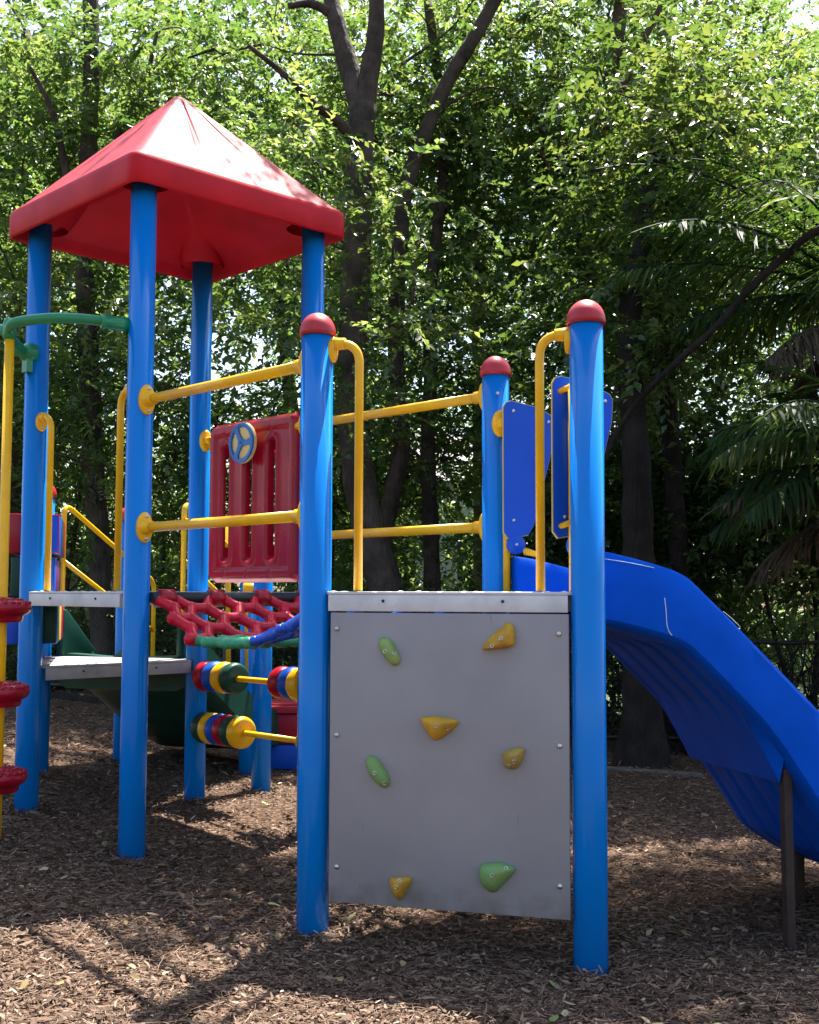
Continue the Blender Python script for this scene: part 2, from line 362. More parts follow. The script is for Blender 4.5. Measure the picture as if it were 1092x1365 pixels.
# decks -----------------------------------------------------------
def deck(name, P, z, m, hgt=.077):
    cen = sum(P) / len(P); poly = []
    for i in range(len(P)):
        a, c = P[i], P[(i + 1) % len(P)]; e = unit(c - a); n = np.array([e[1], -e[0]])
        if np.dot(n, (a + c) / 2 - cen) < 0: n = -n
        poly += [a + e * .071 + n * .05, c - e * .069 + n * .05]
    b = MB(); b.prism([v3(p, z - .012) for p in poly], (0, 0, .012))
    for i in range(0, len(poly), 2):      # folded steel skirt
        a, c = poly[i], poly[i + 1]; e = unit(c - a); n = np.array([e[1], -e[0]])
        if np.dot(n, (a + c) / 2 - cen) < 0: n = -n
        b.box(v3((a + c) / 2 - n * .006, z - .0125 - (hgt - .013) / 2), v3(e * np.linalg.norm(c - a) / 2, 0), v3(n * .0055, 0), (0, 0, (hgt - .013) / 2))
    o = b.build(name, m, play, bevel=.003)
    # raised grip studs
    a, c = poly[0], poly[1]; e = unit(c - a); n = np.array([e[1], -e[0]])
    if np.dot(n, (a + c) / 2 - cen) < 0: n = -n
    for t in (.24, .74): bolt(o, v3(a + (c - a) * t, z - .036), v3(n, 0), .006, BLK)
    g = MB(); L = np.linalg.norm(c - a)
    for i in range(17):
        t = (i + random.random()) / 17; p = a + (c - a) * t - n * (.012 + .02 * random.random())
        g.lathe(v3(p, z - .002), (0, 0, 1), [(0, .018), (.002, .014), (.002 + .004 * random.random(), .004)], 8)
    merge(o, g)
    return o
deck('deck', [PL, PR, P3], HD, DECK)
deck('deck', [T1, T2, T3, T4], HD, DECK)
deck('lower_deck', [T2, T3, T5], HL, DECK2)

# climbing wall -----------------------------------------------------------
g = unit(PR - PL); gn = np.array([g[1], -g[0]])
if gn[1] > 0: gn = -gn
wa, wb = PL + g * .0825 + gn * .052, PR - g * .066 + gn * .052
zt, zb = 1.2985, .1905
b = MB(); b.prism([v3(wa, zb), v3(wb, zb), v3(wb, zt), v3(wa, zt)], v3(-gn * .019, 0))
wall = b.build('climbing_wall', GREY, play, bevel=.004)
N3 = v3(gn, 0); W0 = v3(wa, zt)
def cr(x, y): return on_plane(380 + x / 2.436, 760 + y / 2.436, W0, N3)
def hold(pts, m, label, h, lift=(0, 0), holes=()):
    ring = [cr(*p) for p in pts]; c = sum(ring) / len(ring); top = cr(sum(p[0] for p in pts) / len(pts) + lift[0], sum(p[1] for p in pts) / len(pts) + lift[1])
    ring = smooth_path(ring + [ring[0]], 4)[:-1]
    rows = []
    for k, hh in ((1.0, 0), (1.02, .12), (.96, .38), (.82, .65), (.60, .86), (.34, .97), (.12, 1.0)):
        cc = c + (top - c) * hh; rows.append([cc + (p - c) * k + N3 * h * hh for p in ring])
    b = MB(); b.grid(rows, True, True); b.add(rows[-1], [tuple(range(len(ring)))], True)
    o = b.build('climbing_hold', m, wall, weld=True); o['label'] = label
    for hx, hy in holes:
        P = cr(hx, hy); dd = unit(CAM - P)
        hit = None
        from mathutils.bvhtree import BVHTree
        t = BVHTree.FromPolygons(o.data.vertices and [v.co[:] for v in o.data.vertices], [p.vertices[:] for p in o.data.polygons])
        r_ = t.ray_cast(Vector(P + dd * .4), Vector(-dd))
        if r_[0] is not None:
            nn = np.array(r_[1]);  nn = nn if np.dot(nn, dd) > 0 else -nn
            q = MB(); q.lathe(np.array(r_[0]), nn, [(-.004, .0085), (.0015, .0085), (.0015, .0055), (-.002, .005)], 12); q.build('bolt', STEEL, o)
hold([(318, 218), (345, 228), (365, 262), (375, 290), (362, 310), (338, 300), (315, 268), (305, 235)], HG, 'pale green oval hold near the top left of the wall', .040, (0, -4), [(324, 264), (355, 270)])
hold([(722, 170), (740, 178), (747, 225), (735, 245), (690, 253), (650, 257), (642, 248), (672, 210)], HY, 'yellow wedge hold near the top right of the wall', .055, (16, 6), [(701, 222), (672, 246)])
hold([(447, 478), (500, 474), (558, 488), (562, 500), (530, 532), (492, 552), (470, 530), (450, 498)], HY, 'yellow triangular hold in the middle of the wall', .055, (-8, -6), [(490, 506), (530, 521)])
hold([(280, 603), (302, 612), (325, 645), (340, 680), (334, 703), (315, 703), (285, 675), (267, 640), (266, 615)], HG2, 'green oval hold at middle left of the wall', .042, (0, -4), [(291, 659), (322, 692)])
hold([(710, 590), (745, 577), (775, 577), (777, 598), (765, 630), (742, 646), (715, 638), (707, 612)], HO, 'dull ochre hold at middle right of the wall', .050, (6, -4), [(744, 622), (727, 636)])
hold([(345, 998), (375, 996), (408, 999), (410, 1015), (390, 1050), (372, 1070), (355, 1050), (343, 1020)], HY, 'small yellow hold at the bottom of the wall', .055, (2, -12), [(372, 1007), (360, 1030)])
hold([(650, 953), (700, 950), (745, 965), (742, 985), (715, 1015), (682, 1045), (650, 1030), (634, 1000), (636, 968)], HG2, 'green wedge hold at the bottom right of the wall', .060, (-2, -10), [(718, 968), (673, 992)])
for x, y in ((168, 190), (890, 207), (168, 535), (893, 571), (168, 963), (893, 1027)):
    bolt(wall, cr(x, y), N3, .0105)

# flanges, rails -----------------------------------------------------------
def flange(P, d, parent, m=YEL, tall=.148, wide=.085, neck=.030):
    """oval plate on a post face with a collar for the tube; P on the post surface"""
    b = MB(); d = np.asarray(d, float)
    b.lathe(P - d * .012, d, [(0, .5), (.016, .5), (.022, .46), (.026, .36)], 28, sx=(0, 0, 1), k1=tall, k2=wide)
    b.lathe(P, d, [(.0, neck * 1.5), (.016, neck * 1.25), (.03, neck), (.06, neck)], 24)
    o = b.build('flange', m, parent)
    for s in (-1, 1): bolt(parent, P + d * .012 + np.array([0, 0, s * tall * .36]), d, .009)
def guard_rail(A, B, z, r=.0235):
    e = unit(B - A); b = MB(); b.tube([v3(A + e * (R - .01), z), v3(B - e * (R - .01), z)], r, 24)
    o = b.build('guard_rail', YEL, play)
    flange(v3(A + e * R, z), v3(e, 0), o); flange(v3(B - e * R, z), v3(-e, 0), o)
for z in (2.300, 1.6850): guard_rail(T1, PL, z); guard_rail(T4, P3, z)
def grab_rail(P, e, ztop, zbot, off=.178, r=.0175):
    p0 = v3(P + e * (R - .01), ztop); pc = v3(P + e * off, ztop); p2 = v3(P + e * off, ztop - .085); pa = v3(P + e * (off - .085), ztop)
    b = MB(); b.tube([p0] + arc(pa, pc, p2, 12) + [v3(P + e * off, zbot)], r, 20)
    o = b.build('grab_rail', YEL, play)
    f = MB(); d = v3(e, 0)
    f.lathe(v3(P + e * (R - .004), ztop - .022), d, [(-.008, .5), (.014, .5), (.020, .42)], 24, sx=(0, 0, 1), k1=.105, k2=.062)
    f.lathe(v3(P + e * R, ztop), d, [(0, .027), (.030, .025), (.048, .0235), (.055, .0235)], 20)
    f.build('flange', YEL, o)
    bolt(o, v3(P + e * (R + .011), ztop - .056), d, .008)
grab_rail(PL, g, zof(459, 4.66), HD + .004); grab_rail(PR, -g, zof(446, 4.42), HD + .004)
e12 = unit(T2 - T1); grab_rail(T1, e12, zof(522, 5.75), HD + .004); grab_rail(T2, -e12, zof(556, 6.3), HD + .004)

# roof -----------------------------------------------------------
rc = (T1 + T2 + T3 + T4) / 4; ra = unit(T1 - T2); rb = unit(T4 - T1)
def sq(h, z, rad, per=14, fac=None, cn=6):
    """rounded square ring of half side h"""
    out = []; rad = min(rad, h * .9)
    for k in range(4):
        c, s_ = [(1, 0), (0, 1), (-1, 0), (0, -1)][k]
        U = ra * c + rb * s_; W = -ra * s_ + rb * c
        for j in range(per):
            t = -1 + 2 * (j + .5) / per; p = U * h + W * t * (h - rad); zz = z
            if fac:
                zz += fac(t)
            out.append(v3(rc + p, zz))
        for j in range(1, cn):
            a = (PI / 2) * j / cn; p = U * (h - rad) + W * (h - rad) + (U * math.cos(a) + W * math.sin(a)) * rad
            out.append(v3(rc + p, z + (fac(1.) if fac else 0)))
    return out
def flute(amp):
    def f(t):
        v = 0
        for c in (-.42, .42): v += -math.exp(-((t - c) / .04) ** 2) + .35 * math.exp(-((t - c - .10) / .05) ** 2) + .35 * math.exp(-((t - c + .10) / .05) ** 2)
        return v * amp
    return f
b = MB(); rows = []; PER = 72; hs = .675
for h, z, rd in ((.648, 3.352, .05), (.656, 3.336, .055), (.668, 3.333, .06), (.676, 3.344, .06), (.676, 3.45, .06), (.672, 3.474, .06), (.658, 3.490, .06)): rows.append(sq(h, z, rd, PER))
b.grid(rows, True, True)
top = [rows[-1]]
apex = 4.128
for i in range(0, 31):
    f = i / 30; h = .644 * (1 - f) + .035 * f; z = 3.498 + (apex - 3.498) * f
    env = min(1, max(0, (f - .24) / .10)) * min(1, max(0, (1. - f) / .10))
    top.append(sq(h, z, .05 * (1 - f) + .018, PER, flute(.013 * env)))
top.append(sq(.022, apex + .010, .018, PER)); top.append(sq(.006, apex + .014, .005, PER))
b.mi = 1; b.grid(top, True, True); b.add(top[-1], [tuple(range(len(top[-1])))], True); b.mi = 0
und = [rows[0]]
for h, z in ((.636, 3.392), (.616, 3.408), (.42, 3.50), (.2, 3.62), (.02, 3.70)): und.append(sq(h, z, .05 * min(1, h * 2), PER))
b.grid(und, True, True); b.add(und[-1], [tuple(range(len(und[-1])))], True)
roof = b.build('roof', [ROOFR, ROOFT], play, weld=True)
for P in (T1, T2, T3, T4):
    o = MB(); inn = unit(rc - P); base = P + inn * .02
    prof = []
    rws = []
    for f in np.linspace(0, 1, 10):
        zz = 3.385 + .34 * f; rad = .125 * math.sqrt(max(0, 1 - f ** 1.6)) + .004; cc = P + inn * (.02 + .30 * f)
        rws.append([v3(cc + rad * np.array([math.cos(t), math.sin(t)]), zz) for t in np.linspace(0, 2 * PI, 25)[:-1]])
    o.grid(rws, True, True); o.build('post_socket', ROOFR, roof)

# steering panel between the far roof posts ---------------------------------------
e34 = unit(T4 - T3); n34 = np.array([e34[1], -e34[0]])
if n34[1] > 0: n34 = -n34
u0, u1, z0, z1 = .117, .972, 1.437, 2.385
NU, NZ = 110, 124; slots = [(.292, .030), (.517, .030), (.735, .030)]; sz0, sz1 = 1.60, 2.22
def sstep(a, b_, x): t = np.clip((x - a) / (b_ - a), 0, 1); return t * t * (3 - 2 * t)
uu = np.linspace(u0, u1, NU); zz = np.linspace(z0, z1, NZ); UU, ZP = np.meshgrid(uu, zz)
qx = np.abs(UU - (u0 + u1) / 2) - (u1 - u0) / 2 + .06; qz = np.abs(ZP - (z0 + z1) / 2) - (z1 - z0) / 2 + .06
sd = np.hypot(np.maximum(qx, 0), np.maximum(qz, 0)) + np.minimum(np.maximum(qx, qz), 0) - .06
hgt = .045 * sstep(0, -.035, sd) ** .6 - .018 * sstep(-.065, -.085, sd)
hole = np.zeros_like(UU, bool)
for uc, w in slots:
    dz = np.maximum(np.maximum(sz0 - ZP, ZP - sz1), 0); dd = np.hypot(UU - uc, dz)
    hgt += .016 * np.exp(-((dd - .052) / .016) ** 2) - .058 * sstep(.044, .018, dd)
    hole |= (np.abs(UU - uc + .026) < .0115) & (ZP > sz0 + .04) & (ZP < sz1 - .03)
for uc, w in slots:   # short drip grooves in the lower lip and the upper lip
    hgt += -.010 * np.exp(-((UU - uc) / .012) ** 2) * (sstep(z0 + .02, z0 + .05, ZP) * sstep(z0 + .10, z0 + .06, ZP))
    hgt += -.006 * np.exp(-((UU - uc) / .010) ** 2) * (sstep(sz1 + .03, sz1 + .06, ZP) * sstep(z1 - .05, z1 - .07, ZP))
base = T3[None, None, :] + UU[..., None] * e34 + (hgt - .02)[..., None] * n34
VP = np.concatenate([base, ZP[..., None]], -1); VB = np.concatenate([T3[None, None, :] + UU[..., None] * e34 + np.minimum(hgt - .04, -.012 - 0 * hgt)[..., None] * n34 * 1.0, ZP[..., None]], -1)
VB = np.concatenate([T3[None, None, :] + UU[..., None] * e34 + (hgt - .0265)[..., None] * n34, ZP[..., None]], -1)
ii = np.arange(NU * NZ).reshape(NZ, NU); q = np.stack([ii[:-1, :-1], ii[:-1, 1:], ii[1:, 1:], ii[1:, :-1]], -1)
keep = (sd[:-1, :-1] < .002) & ~hole[:-1, :-1]
qf = q[keep]
me = np_mesh('steering_panel', np.concatenate([VP.reshape(-1, 3), VB.reshape(-1, 3)]), np.concatenate([qf, qf[:, ::-1] + NU * NZ]), smooth=True)
spn = link('steering_panel', me, RED, play)
zw = 2.237; uw = .548; wc = v3(T3 + e34 * uw + n34 * .075, zw); n3 = v3(n34, 0); e3 = v3(e34, 0); Z3 = np.array([0, 0, 1.])
b = MB(); b.lathe(wc, n3, [(-.012, .112), (-.010, .1175), (.006, .1175), (.008, .114)], 48); b.lathe(wc - n3 * .06, n3, [(0, .03), (.05, .03)], 20)
wheel = b.build('steering_wheel', CREAM, spn, auto=.6)
b = MB()
ro, ri = .116, .092
ringp = []
b.lathe(wc + n3 * .0085, n3, [(0, ri), (.009, ri + .001), (.011, ri + .004), (.011, ro - .004), (.008, ro), (0, ro)], 56, caps=False)
for k in range(3):
    a = math.radians(90 + 30 + 120 * k); d = e3 * math.cos(a) + Z3 * math.sin(a); w = np.cross(n3, d)
    pts = [(.0, .022), (.03, .016), (.065, .013), (ri + .006, .026)]
    L_ = [wc + n3 * .0085 + d * r_ + w * h_ for r_, h_ in pts]; R_ = [wc + n3 * .0085 + d * r_ - w * h_ for r_, h_ in pts[::-1]]
    b.prism(L_ + R_, n3 * (.010 + .0006 * k))
b.lathe(wc + n3 * .0085, n3, [(0, .026), (.0125, .026), (.0125, .008), (.017, .007)], 24)
b.build('wheel_rim', WHEELB, wheel, auto=.6)
for P, s in ((T3, 1), (T4, -1)):
    for z in (zof(588, 7.1),):
        f = MB(); d = v3(e34 * s, 0); p = v3(P + e34 * s * R, z)
        f.lathe(p - d * .012, d, [(0, .5), (.018, .5), (.026, .4)], 24, sx=(0, 0, 1), k1=.135, k2=.08)
        f.lathe(p, d, [(0, .025), (.06, .022)], 16); f.build('bracket', YEL, spn)

# abacus under the roof deck ---------------------------------------
def wheel_disc(bm_, P, d, r, t):
    k = t / 2; prof = [(-k, .022), (-k, r * .55)] + [(-k * math.cos(a), r * (.80 + .20 * math.sin(a))) for a in np.linspace(.25, PI - .25, 9)] + [(k, r * .55), (k, .022)]
    bm_.lathe(P, d, prof, 36)
for z, sets in ((zof(905, 6.9), [(RED, .115), (PANELB, .205), (YEL, .295), (GRND, .385), (RED, .845), (PANELB, .93), (YEL, 1.005)]),
                (zof(979, 6.77), [(GRND, .10), (YEL, .172), (PANELB, .244), (RED, .316), (GRND, .388), (YEL, .462)])):
    b = MB(); b.tube([v3(T3 + e34 * (R - .01), z), v3(T4 - e34 * (R - .01), z)], .0165, 16)
    o = b.build('abacus_bar', YEL, play)
    for i, (m, u) in enumerate(sets):
        b = MB(); wheel_disc(b, v3(T3 + e34 * u, z), v3(e34, 0), .093, .082 if len(sets) == 7 else .070); b.build('abacus_disc', m, o)
    for P, s in ((T3, 1), (T4, -1)):
        f = MB(); d = v3(e34 * s, 0); f.lathe(v3(P + e34 * s * (R - .006), z), d, [(0, .04), (.014, .04), (.03, .024)], 20); f.build('flange', YEL, o)

# link bridge between the two decks ---------------------------------------
e14 = unit(T4 - T1); bdn = -bd
def zl(d): return float(np.interp(d, [-.02, .05, .12, .36, .58, .80, 1.065, 1.30, 1.36], [1.355, 1.352, 1.31, 1.155, 1.148, 1.158, 1.238, 1.35, 1.355]))
def LP(u, d, dz=0): return v3(T1 + e14 * u + bdn * d, zl(d) + dz)
bridge = MB(); bridge.tube([v3(T1 + e14 * (R - .02) + bdn * .062, 1.352), v3(T4 - e14 * (R - .02) + bdn * .062, 1.352)], .027, 20)
lb = bridge.build('link_bridge', BLK, play)
b = MB(); b.tube([v3(PL + uv(th) * (R - .02) - bdn * .062, 1.352), v3(P3 - uv(th) * (R - .02) - bdn * .062, 1.352)], .027, 20); b.build('support_bar', BLK, lb)
def section(name, m, segs, r=.033):
    b = MB()
    for (ua, da), (ub, db) in segs:
        A, B = LP(ua, da), LP(ub, db); t = B - A; L = np.linalg.norm(t); t = t / L
        b.tube([A - t * r * .3, A + t * .012, A + t * L * .5, B - t * .012, B + t * r * .3], r, 10, rad=[r * .9, r, r * .86, r, r * .9])
        b.lathe(A - t * .004, t, [(-r, .35 * r), (-r * .6, r * .95), (0, r * 1.12), (r * .6, r * .95), (r, .35 * r)], 10)
        b.lathe(B + t * .004, t, [(-r, .35 * r), (-r * .6, r * .95), (0, r * 1.12), (r * .6, r * .95), (r, .35 * r)], 10)
    return b.build(name, m, lb)
us = [.125, .41, .695, .98]; AL = .095
def honey(d0, d1, rows, par=0):
    """honeycomb of short links; the across links lie in rows, zigzags join one row to the next"""
    segs = []; st = (d1 - d0) / rows
    for i in range(rows + 1):
        d = d0 + i * st; sh = 1.5 * AL if (i + par) % 2 else 0
        for k in range(-1, 5):
            x = us[0] - AL / 2 + k * 3 * AL + sh
            if .06 < x and x + AL < 1.045: segs.append(((x, d), (x + AL, d)))
            if i < rows:
                for xa, xb in ((x + AL, x + 1.5 * AL), (x, x - .5 * AL)):
                    if .06 < xa < 1.045 and .06 < xb < 1.045: segs.append(((xa, d), (xb, d + st)))
    for i in range(rows):      # closed selvedge along each side
        if (i + par) % 2 == 0 and i + 2 <= rows: segs.append(((us[0] - AL / 2, d0 + i * st), (us[0], d0 + (i + 1) * st))); segs.append(((us[0], d0 + (i + 1) * st), (us[0] - AL / 2 + .02, d0 + (i + 2) * st)))
    return segs
section('red_links', REDL, honey(.062, .35, 4), .0285)
section('green_links', GRNL, [((.105, .37), (.105, .48)), ((.105, .48), (.105, .58))], .025)
section('green_links', GRNL, [((.105, .60), (.105, .70)), ((.105, .70), (.105, .80))] + honey(.40, .80, 5, 1), .0245)
section('blue_links', LINKB, [((.105, .80), (.105, .93)), ((.105, .93), (.105, 1.06)), ((.105, 1.06), (.105, 1.285))], .027)
section('blue_links', LINKB, honey(.84, 1.285, 5, 0), .0195)
for u in us:   # clamps over the bar
    b = MB(); b.lathe(v3(T1 + e14 * u + bdn * .062, 1.352) - v3(e14, 0) * .03, v3(e14, 0), [(-.012, .034), (-.006, .041), (.066, .041), (.072, .034)], 20); b.build('clamp', RED, lb)

# pod climber beside the roof deck ---------------------------------------
pp = np.array([-1.973, 5.72]); pz = zof(452, 5.72)
b = MB(); b.tube([v3(pp, float(gz(*pp)) - .3), v3(pp, pz + .02)], .0235, 24)
pod = b.build('climbing_pole', YEL, play)
for py in (814, 926, 1040):
    z = zof(py, 5.72); b = MB()
    b.lathe(v3(pp, z), (0, 0, 1), [(-.062, .045), (-.060, .092), (-.050, .098), (-.030, .100), (-.026, .112), (-.012, .130), (.006, .139), (.024, .134), (.040, .118), (.048, .09), (.050, .05), (.058, .045), (.060, .026)], 44)
    for k in range(22):
        a = 2 * PI * k / 22
        b.lathe(v3(pp + .122 * np.array([math.cos(a), math.sin(a)]), z + .030), (math.cos(a) * .5, math.sin(a) * .5, .8), [(0, .012), (.008, .010), (.013, .003)], 8)
        b.lathe(v3(pp + .088 * np.array([math.cos(a + .14), math.sin(a + .14)]), z + .044), (0, 0, 1), [(0, .011), (.007, .009), (.011, .003)], 8)
    b.build('foot_pod', RED, pod)
n12 = np.array([e12[1], -e12[0]])
if np.dot(n12, pp - T1) < 0: n12 = -n12
za = 2.672
w1 = T1 + n12 * .05 + e12 * .035; w2 = T2 + n12 * .06 - e12 * .03
path = smooth_path([v3(w1, za), v3(w1 + n12 * .08 + e12 * .02, za + .006), v3((w1 + pp) / 2 + n12 * .075 - e12 * .06, za + .022), v3(pp - e12 * .09 + n12 * .015, za + .012), v3(pp - e12 * .005, za - .02), v3(pp, pz - .01)], 8)
b = MB(); b.tube(path, .026, 20); b.lathe(v3(pp, pz - .005), (0, 0, 1), [(0, .032), (.03, .033), (.08, .033), (.10, .026)], 24)
b.lathe(v3(w1 + n12 * .015, za), v3(unit(n12 + e12 * .25), 0), [(-.01, .036), (.03, .034), (.10, .032), (.104, .037), (.118, .037), (.122, .028)], 24)
arch = b.build('arch_bar', GRN, play)
path = smooth_path([v3(pp, za - .02), v3(pp + e12 * .08 + n12 * .01, za + .01), v3((pp + w2) / 2 + n12 * .06, za + .02), v3(w2 + n12 * .03, za + .01)], 8)
b = MB(); b.tube(path, .024, 20); b.lathe(v3(w2 + n12 * .01, za + .01), v3(-n12, 0), [(-.10, .027), (-.04, .030), (-.02, .048), (.01, .055), (.04, .05), (.05, .03)], 24)
b.box(v3(w2 + n12 * .012, za - .055), v3(e12 * .028, 0), v3(n12 * .018, 0), (0, 0, .045))
b.build('arch_bar', GRN, play)

# slide -----------------------------------------------------------
es = unit(PR - P3); os_ = np.array([-es[1], es[0]])
if os_[0] < 0: os_ = -os_
Ms = (P3 + PR) / 2
def SP(t, c, z): return v3(Ms + os_ * t + es * c, z)
prof = [(.05, 1.545), (.152, 1.530), (.30, 1.496), (.39, 1.470), (.435, 1.450), (.455, 1.438), (.49, 1.410), (.70, 1.216), (1.03, .905), (1.2, .750), (1.4, .625), (1.64, .565), (2.2, .53)]
_pp = np.array(smooth_path([np.array(p) for p in prof], 12)); _tt = sorted(list(np.arange(.05, 2.2, .018)) + [.882, .885, .8865, .893])
prof = [(float(t), float(np.interp(t, _pp[:, 0], _pp[:, 1]))) for t in _tt]
def section_pts(i):
    t, z = prof[i]
    dep = float(np.interp(t, [.05, .366, .559, .782, .866, 1.03, 1.163, 1.4, 1.64, 2.2], [.275, .275, .272, .28, .305, .385, .46, .44, .42, .41]))
    web = (max(0, (t - .72) / .165) * .085) if t <= .8855 else 0
    w = .462; bel = dep + .02 + web
    def q(c_, dn): return SP(t, c_, z - dn)
    spec = [(w - .050, .014), (w - .034, .0), (w - .010, .003), (w, .024), (w + .002, .12), (w, dep - .045), (w - .004, dep - .016), (w - .018, dep), (w - .05, dep + .010)]
    ub = []; fade = .6 * float(sstep(.30, .40, t)) * (1 - float(sstep(.70, .80, t))) + .5 * float(sstep(.9, .96, t))
    for k in np.linspace(1, -1, 61):
        x = k * (w - .085); rib = .022 * min(1, 1.6 * max(0, math.cos(k * 4.5 * PI)) ** 2) * fade; ub.append((x, bel - rib))
    left = [(-c_, d_) for c_, d_ in spec[::-1]]
    trough = [(-w + .062, .05), (-w + .075, .14), (-w + .10, .19), (-w + .15, .21), (-.05, .21), (-.03, .16), (.03, .16), (.05, .21), (w - .15, .21), (w - .10, .19), (w - .075, .14), (w - .062, .05)]
    return [q(*p) for p in spec + ub + left + trough]
b = MB(); rows = [section_pts(i) for i in range(len(prof))]; b.grid(rows, True, True)
b.add(rows[0], [tuple(range(len(rows[0])))]); b.add(rows[-1], [tuple(range(len(rows[-1])))])
slide = b.build('slide', SLIDEB, play, auto=.55)
# legs
for (x0, y0, x1, y1, Y, w) in ((1047, 1024, 1053, 1275, 4.78, .019), (1063, 1075, 1064, 1192, 5.42, .022)):
    p = at(x0, y0, Y); q_ = at(x1, y1, Y); q_[2] = min(q_[2], float(gz(q_[0], q_[1])) - .05)
    b = MB(); dn = unit(q_ - p); ax = v3(es * w, 0); ay = v3(os_ * w, 0)
    b.prism([p - ax - ay, p + ax - ay, p + ax + ay, p - ax + ay], q_ - p)
    b.build('support_leg', RUST, slide, bevel=.004)

# pale scuffs on the near wall of the slide
def scuff(pts, wd):
    b = MB(); P0 = SP(0, .4645, 0); nn_ = v3(es, 0); w3 = [on_plane(x, y, P0, nn_) for x, y in pts]
    b.tube(smooth_path(w3, 4), wd, 6); b.build('scuff_mark', SCUFF, slide)
scuff([(886, 797), (888, 815), (889, 832), (892, 842), (896, 847)], .0019)
scuff([(806, 745), (838, 750), (872, 757)], .0014)
scuff([(964, 815), (975, 824), (986, 835)], .0014)
# hood panels either side of the slide mouth
def so(t, c, z): return SP(t, c, z)
def hood(off, t0, zt_, hub, parent_rail_c, label):
    """off: across position, t0: start along the slide"""
    zb_ = 1.62
    out = [(t0, zt_ - .03), (t0 + .012, zt_ - .008), (t0 + .035, zt_), (t0 + .15, zt_ - .022), (t0 + .235, zt_ - .062), (t0 + .248, zt_ - .085), (t0 + .243, zt_ - .17), (t0 + .145, zt_ - .56), (t0 + .115, zt_ - .61), (t0 + .02, zt_ - .625), (t0, zt_ - .60)]
    c3 = v3(es, 0)
    b = MB(); b.mi = 0
    b.prism([so(t, off, z) for t, z in out], c3 * .005)
    b.mi = 1; b.prism([so((t - t0 - .12) * 1.03 + t0 + .12, off + .0055, (z - zt_ + .3) * 1.012 + zt_ - .3) for t, z in out], c3 * .007)
    b.mi = 0; b.prism([so(t, off + .013, z) for t, z in out], c3 * .005)
    o = b.build('slide_panel', [PANELB, YELS], play); o['label'] = label
    d = MB(); zc = zt_ - .655; tc_ = t0 + hub
    d.lathe(so(tc_, off - .004, zc), c3, [(0, .040), (.004, .043), (.024, .043), (.028, .040)], 32); d.build('hub_disc', PANELB, o)
    for t, z in ((t0 + .045, zt_ - .045), (t0 + .045, zt_ - .545), (t0 + hub, zc), (t0 + .215, zt_ - .09)):
        q = MB(); q.lathe(so(t, off - .006, z), c3, [(0, .003), (.002, .0075), (.03, .0075), (.032, .003)], 12); q.build('bolt', STEEL, o)
    return o, out
zt3 = zof(535, 5.33); op3, _ = hood(-S / 2 + .120, -.006, zt3, .058, 0, 'blue tapered panel beside the far slide post')
zt4 = zof(504, 4.55); opr, _ = hood(S / 2 - .145, -.085, zt4, .10, 0, 'blue tapered panel half hidden behind the near slide post')
def entry_rail(P, sgn, c, t, ztop, o):
    b = MB(); top = SP(t, c, ztop)
    b.tube([top, SP(t, c, HD)], .0165, 16); b.build('panel_tube', YEL, o)
    f = MB(); dirn = v3(es * sgn, 0); p = v3(P + es * sgn * (R - .004), ztop - .05)
    f.lathe(p, dirn, [(-.01, .5), (.014, .5), (.02, .42)], 24, sx=(0, 0, 1), k1=.125, k2=.075); f.lathe(p, dirn, [(0, .028), (.05, .022)], 16); f.build('flange', YEL, o)
entry_rail(P3, 1, -S / 2 + .092, .021, zof(548, 5.33), op3)
entry_rail(PR, -1, S / 2 - .105, -.015, zof(512, 4.5), opr)
for py in (517, 697):
    b = MB(); z = zof(py, 4.5); p0 = SP(-.015, S / 2 - .10, z + .006); p1 = SP(-.058, S / 2 - .135, z - .012); b.tube([p0, (p0 + p1) / 2, p1], .012, 12); b.build('bracket', YEL, opr)
b = MB(); p0 = at(701, 735, 5.2); p1 = at(722, 741, 5.12); b.tube([p0, p1], .012, 10, rad=[.017, .010]); b.build('bracket', YEL, op3)

# rear green slide, its rails, noughts and crosses -----------------------------
e53 = unit(T3 - T5); o53 = np.array([-e53[1], e53[0]])
if o53[1] < 0: o53 = -o53
M5 = (T5 + T3) / 2
def GP(t, c, z): return v3(M5 + o53 * t + e53 * c, z)
b = MB(); gw = .43
pr2 = [(.05, .975), (.30, .955), (.55, .84), (1.0, .60), (1.35, .46), (1.7, .43)]
pr2 = [tuple(p) for p in smooth_path([np.array(p) for p in pr2], 4)]
rows = []
for t, z in pr2:
    side = .10 + .12 * max(0, 1 - t / .35); 
    rows.append([GP(t, gw, z + side), GP(t, gw + .02, z + side), GP(t, gw + .03, z - .16), GP(t, gw - .05, z - .20)] + [GP(t, x, z - .20) for x in np.linspace(gw - .1, -gw + .1, 15)] + [GP(t, -gw + .05, z - .20), GP(t, -gw - .03, z - .16), GP(t, -gw - .02, z + side), GP(t, -gw, z + side), GP(t, -gw + .03, z + .02), GP(t, -.06, z), GP(t, 0, z + .05), GP(t, .06, z), GP(t, gw - .03, z + .02)])
b.grid(rows, True, True); b.add(rows[0], [tuple(range(len(rows[0])))]); b.add(rows[-1], [tuple(range(len(rows[-1])))])
gs = b.build('rear_slide', GRND, play, auto=.7)
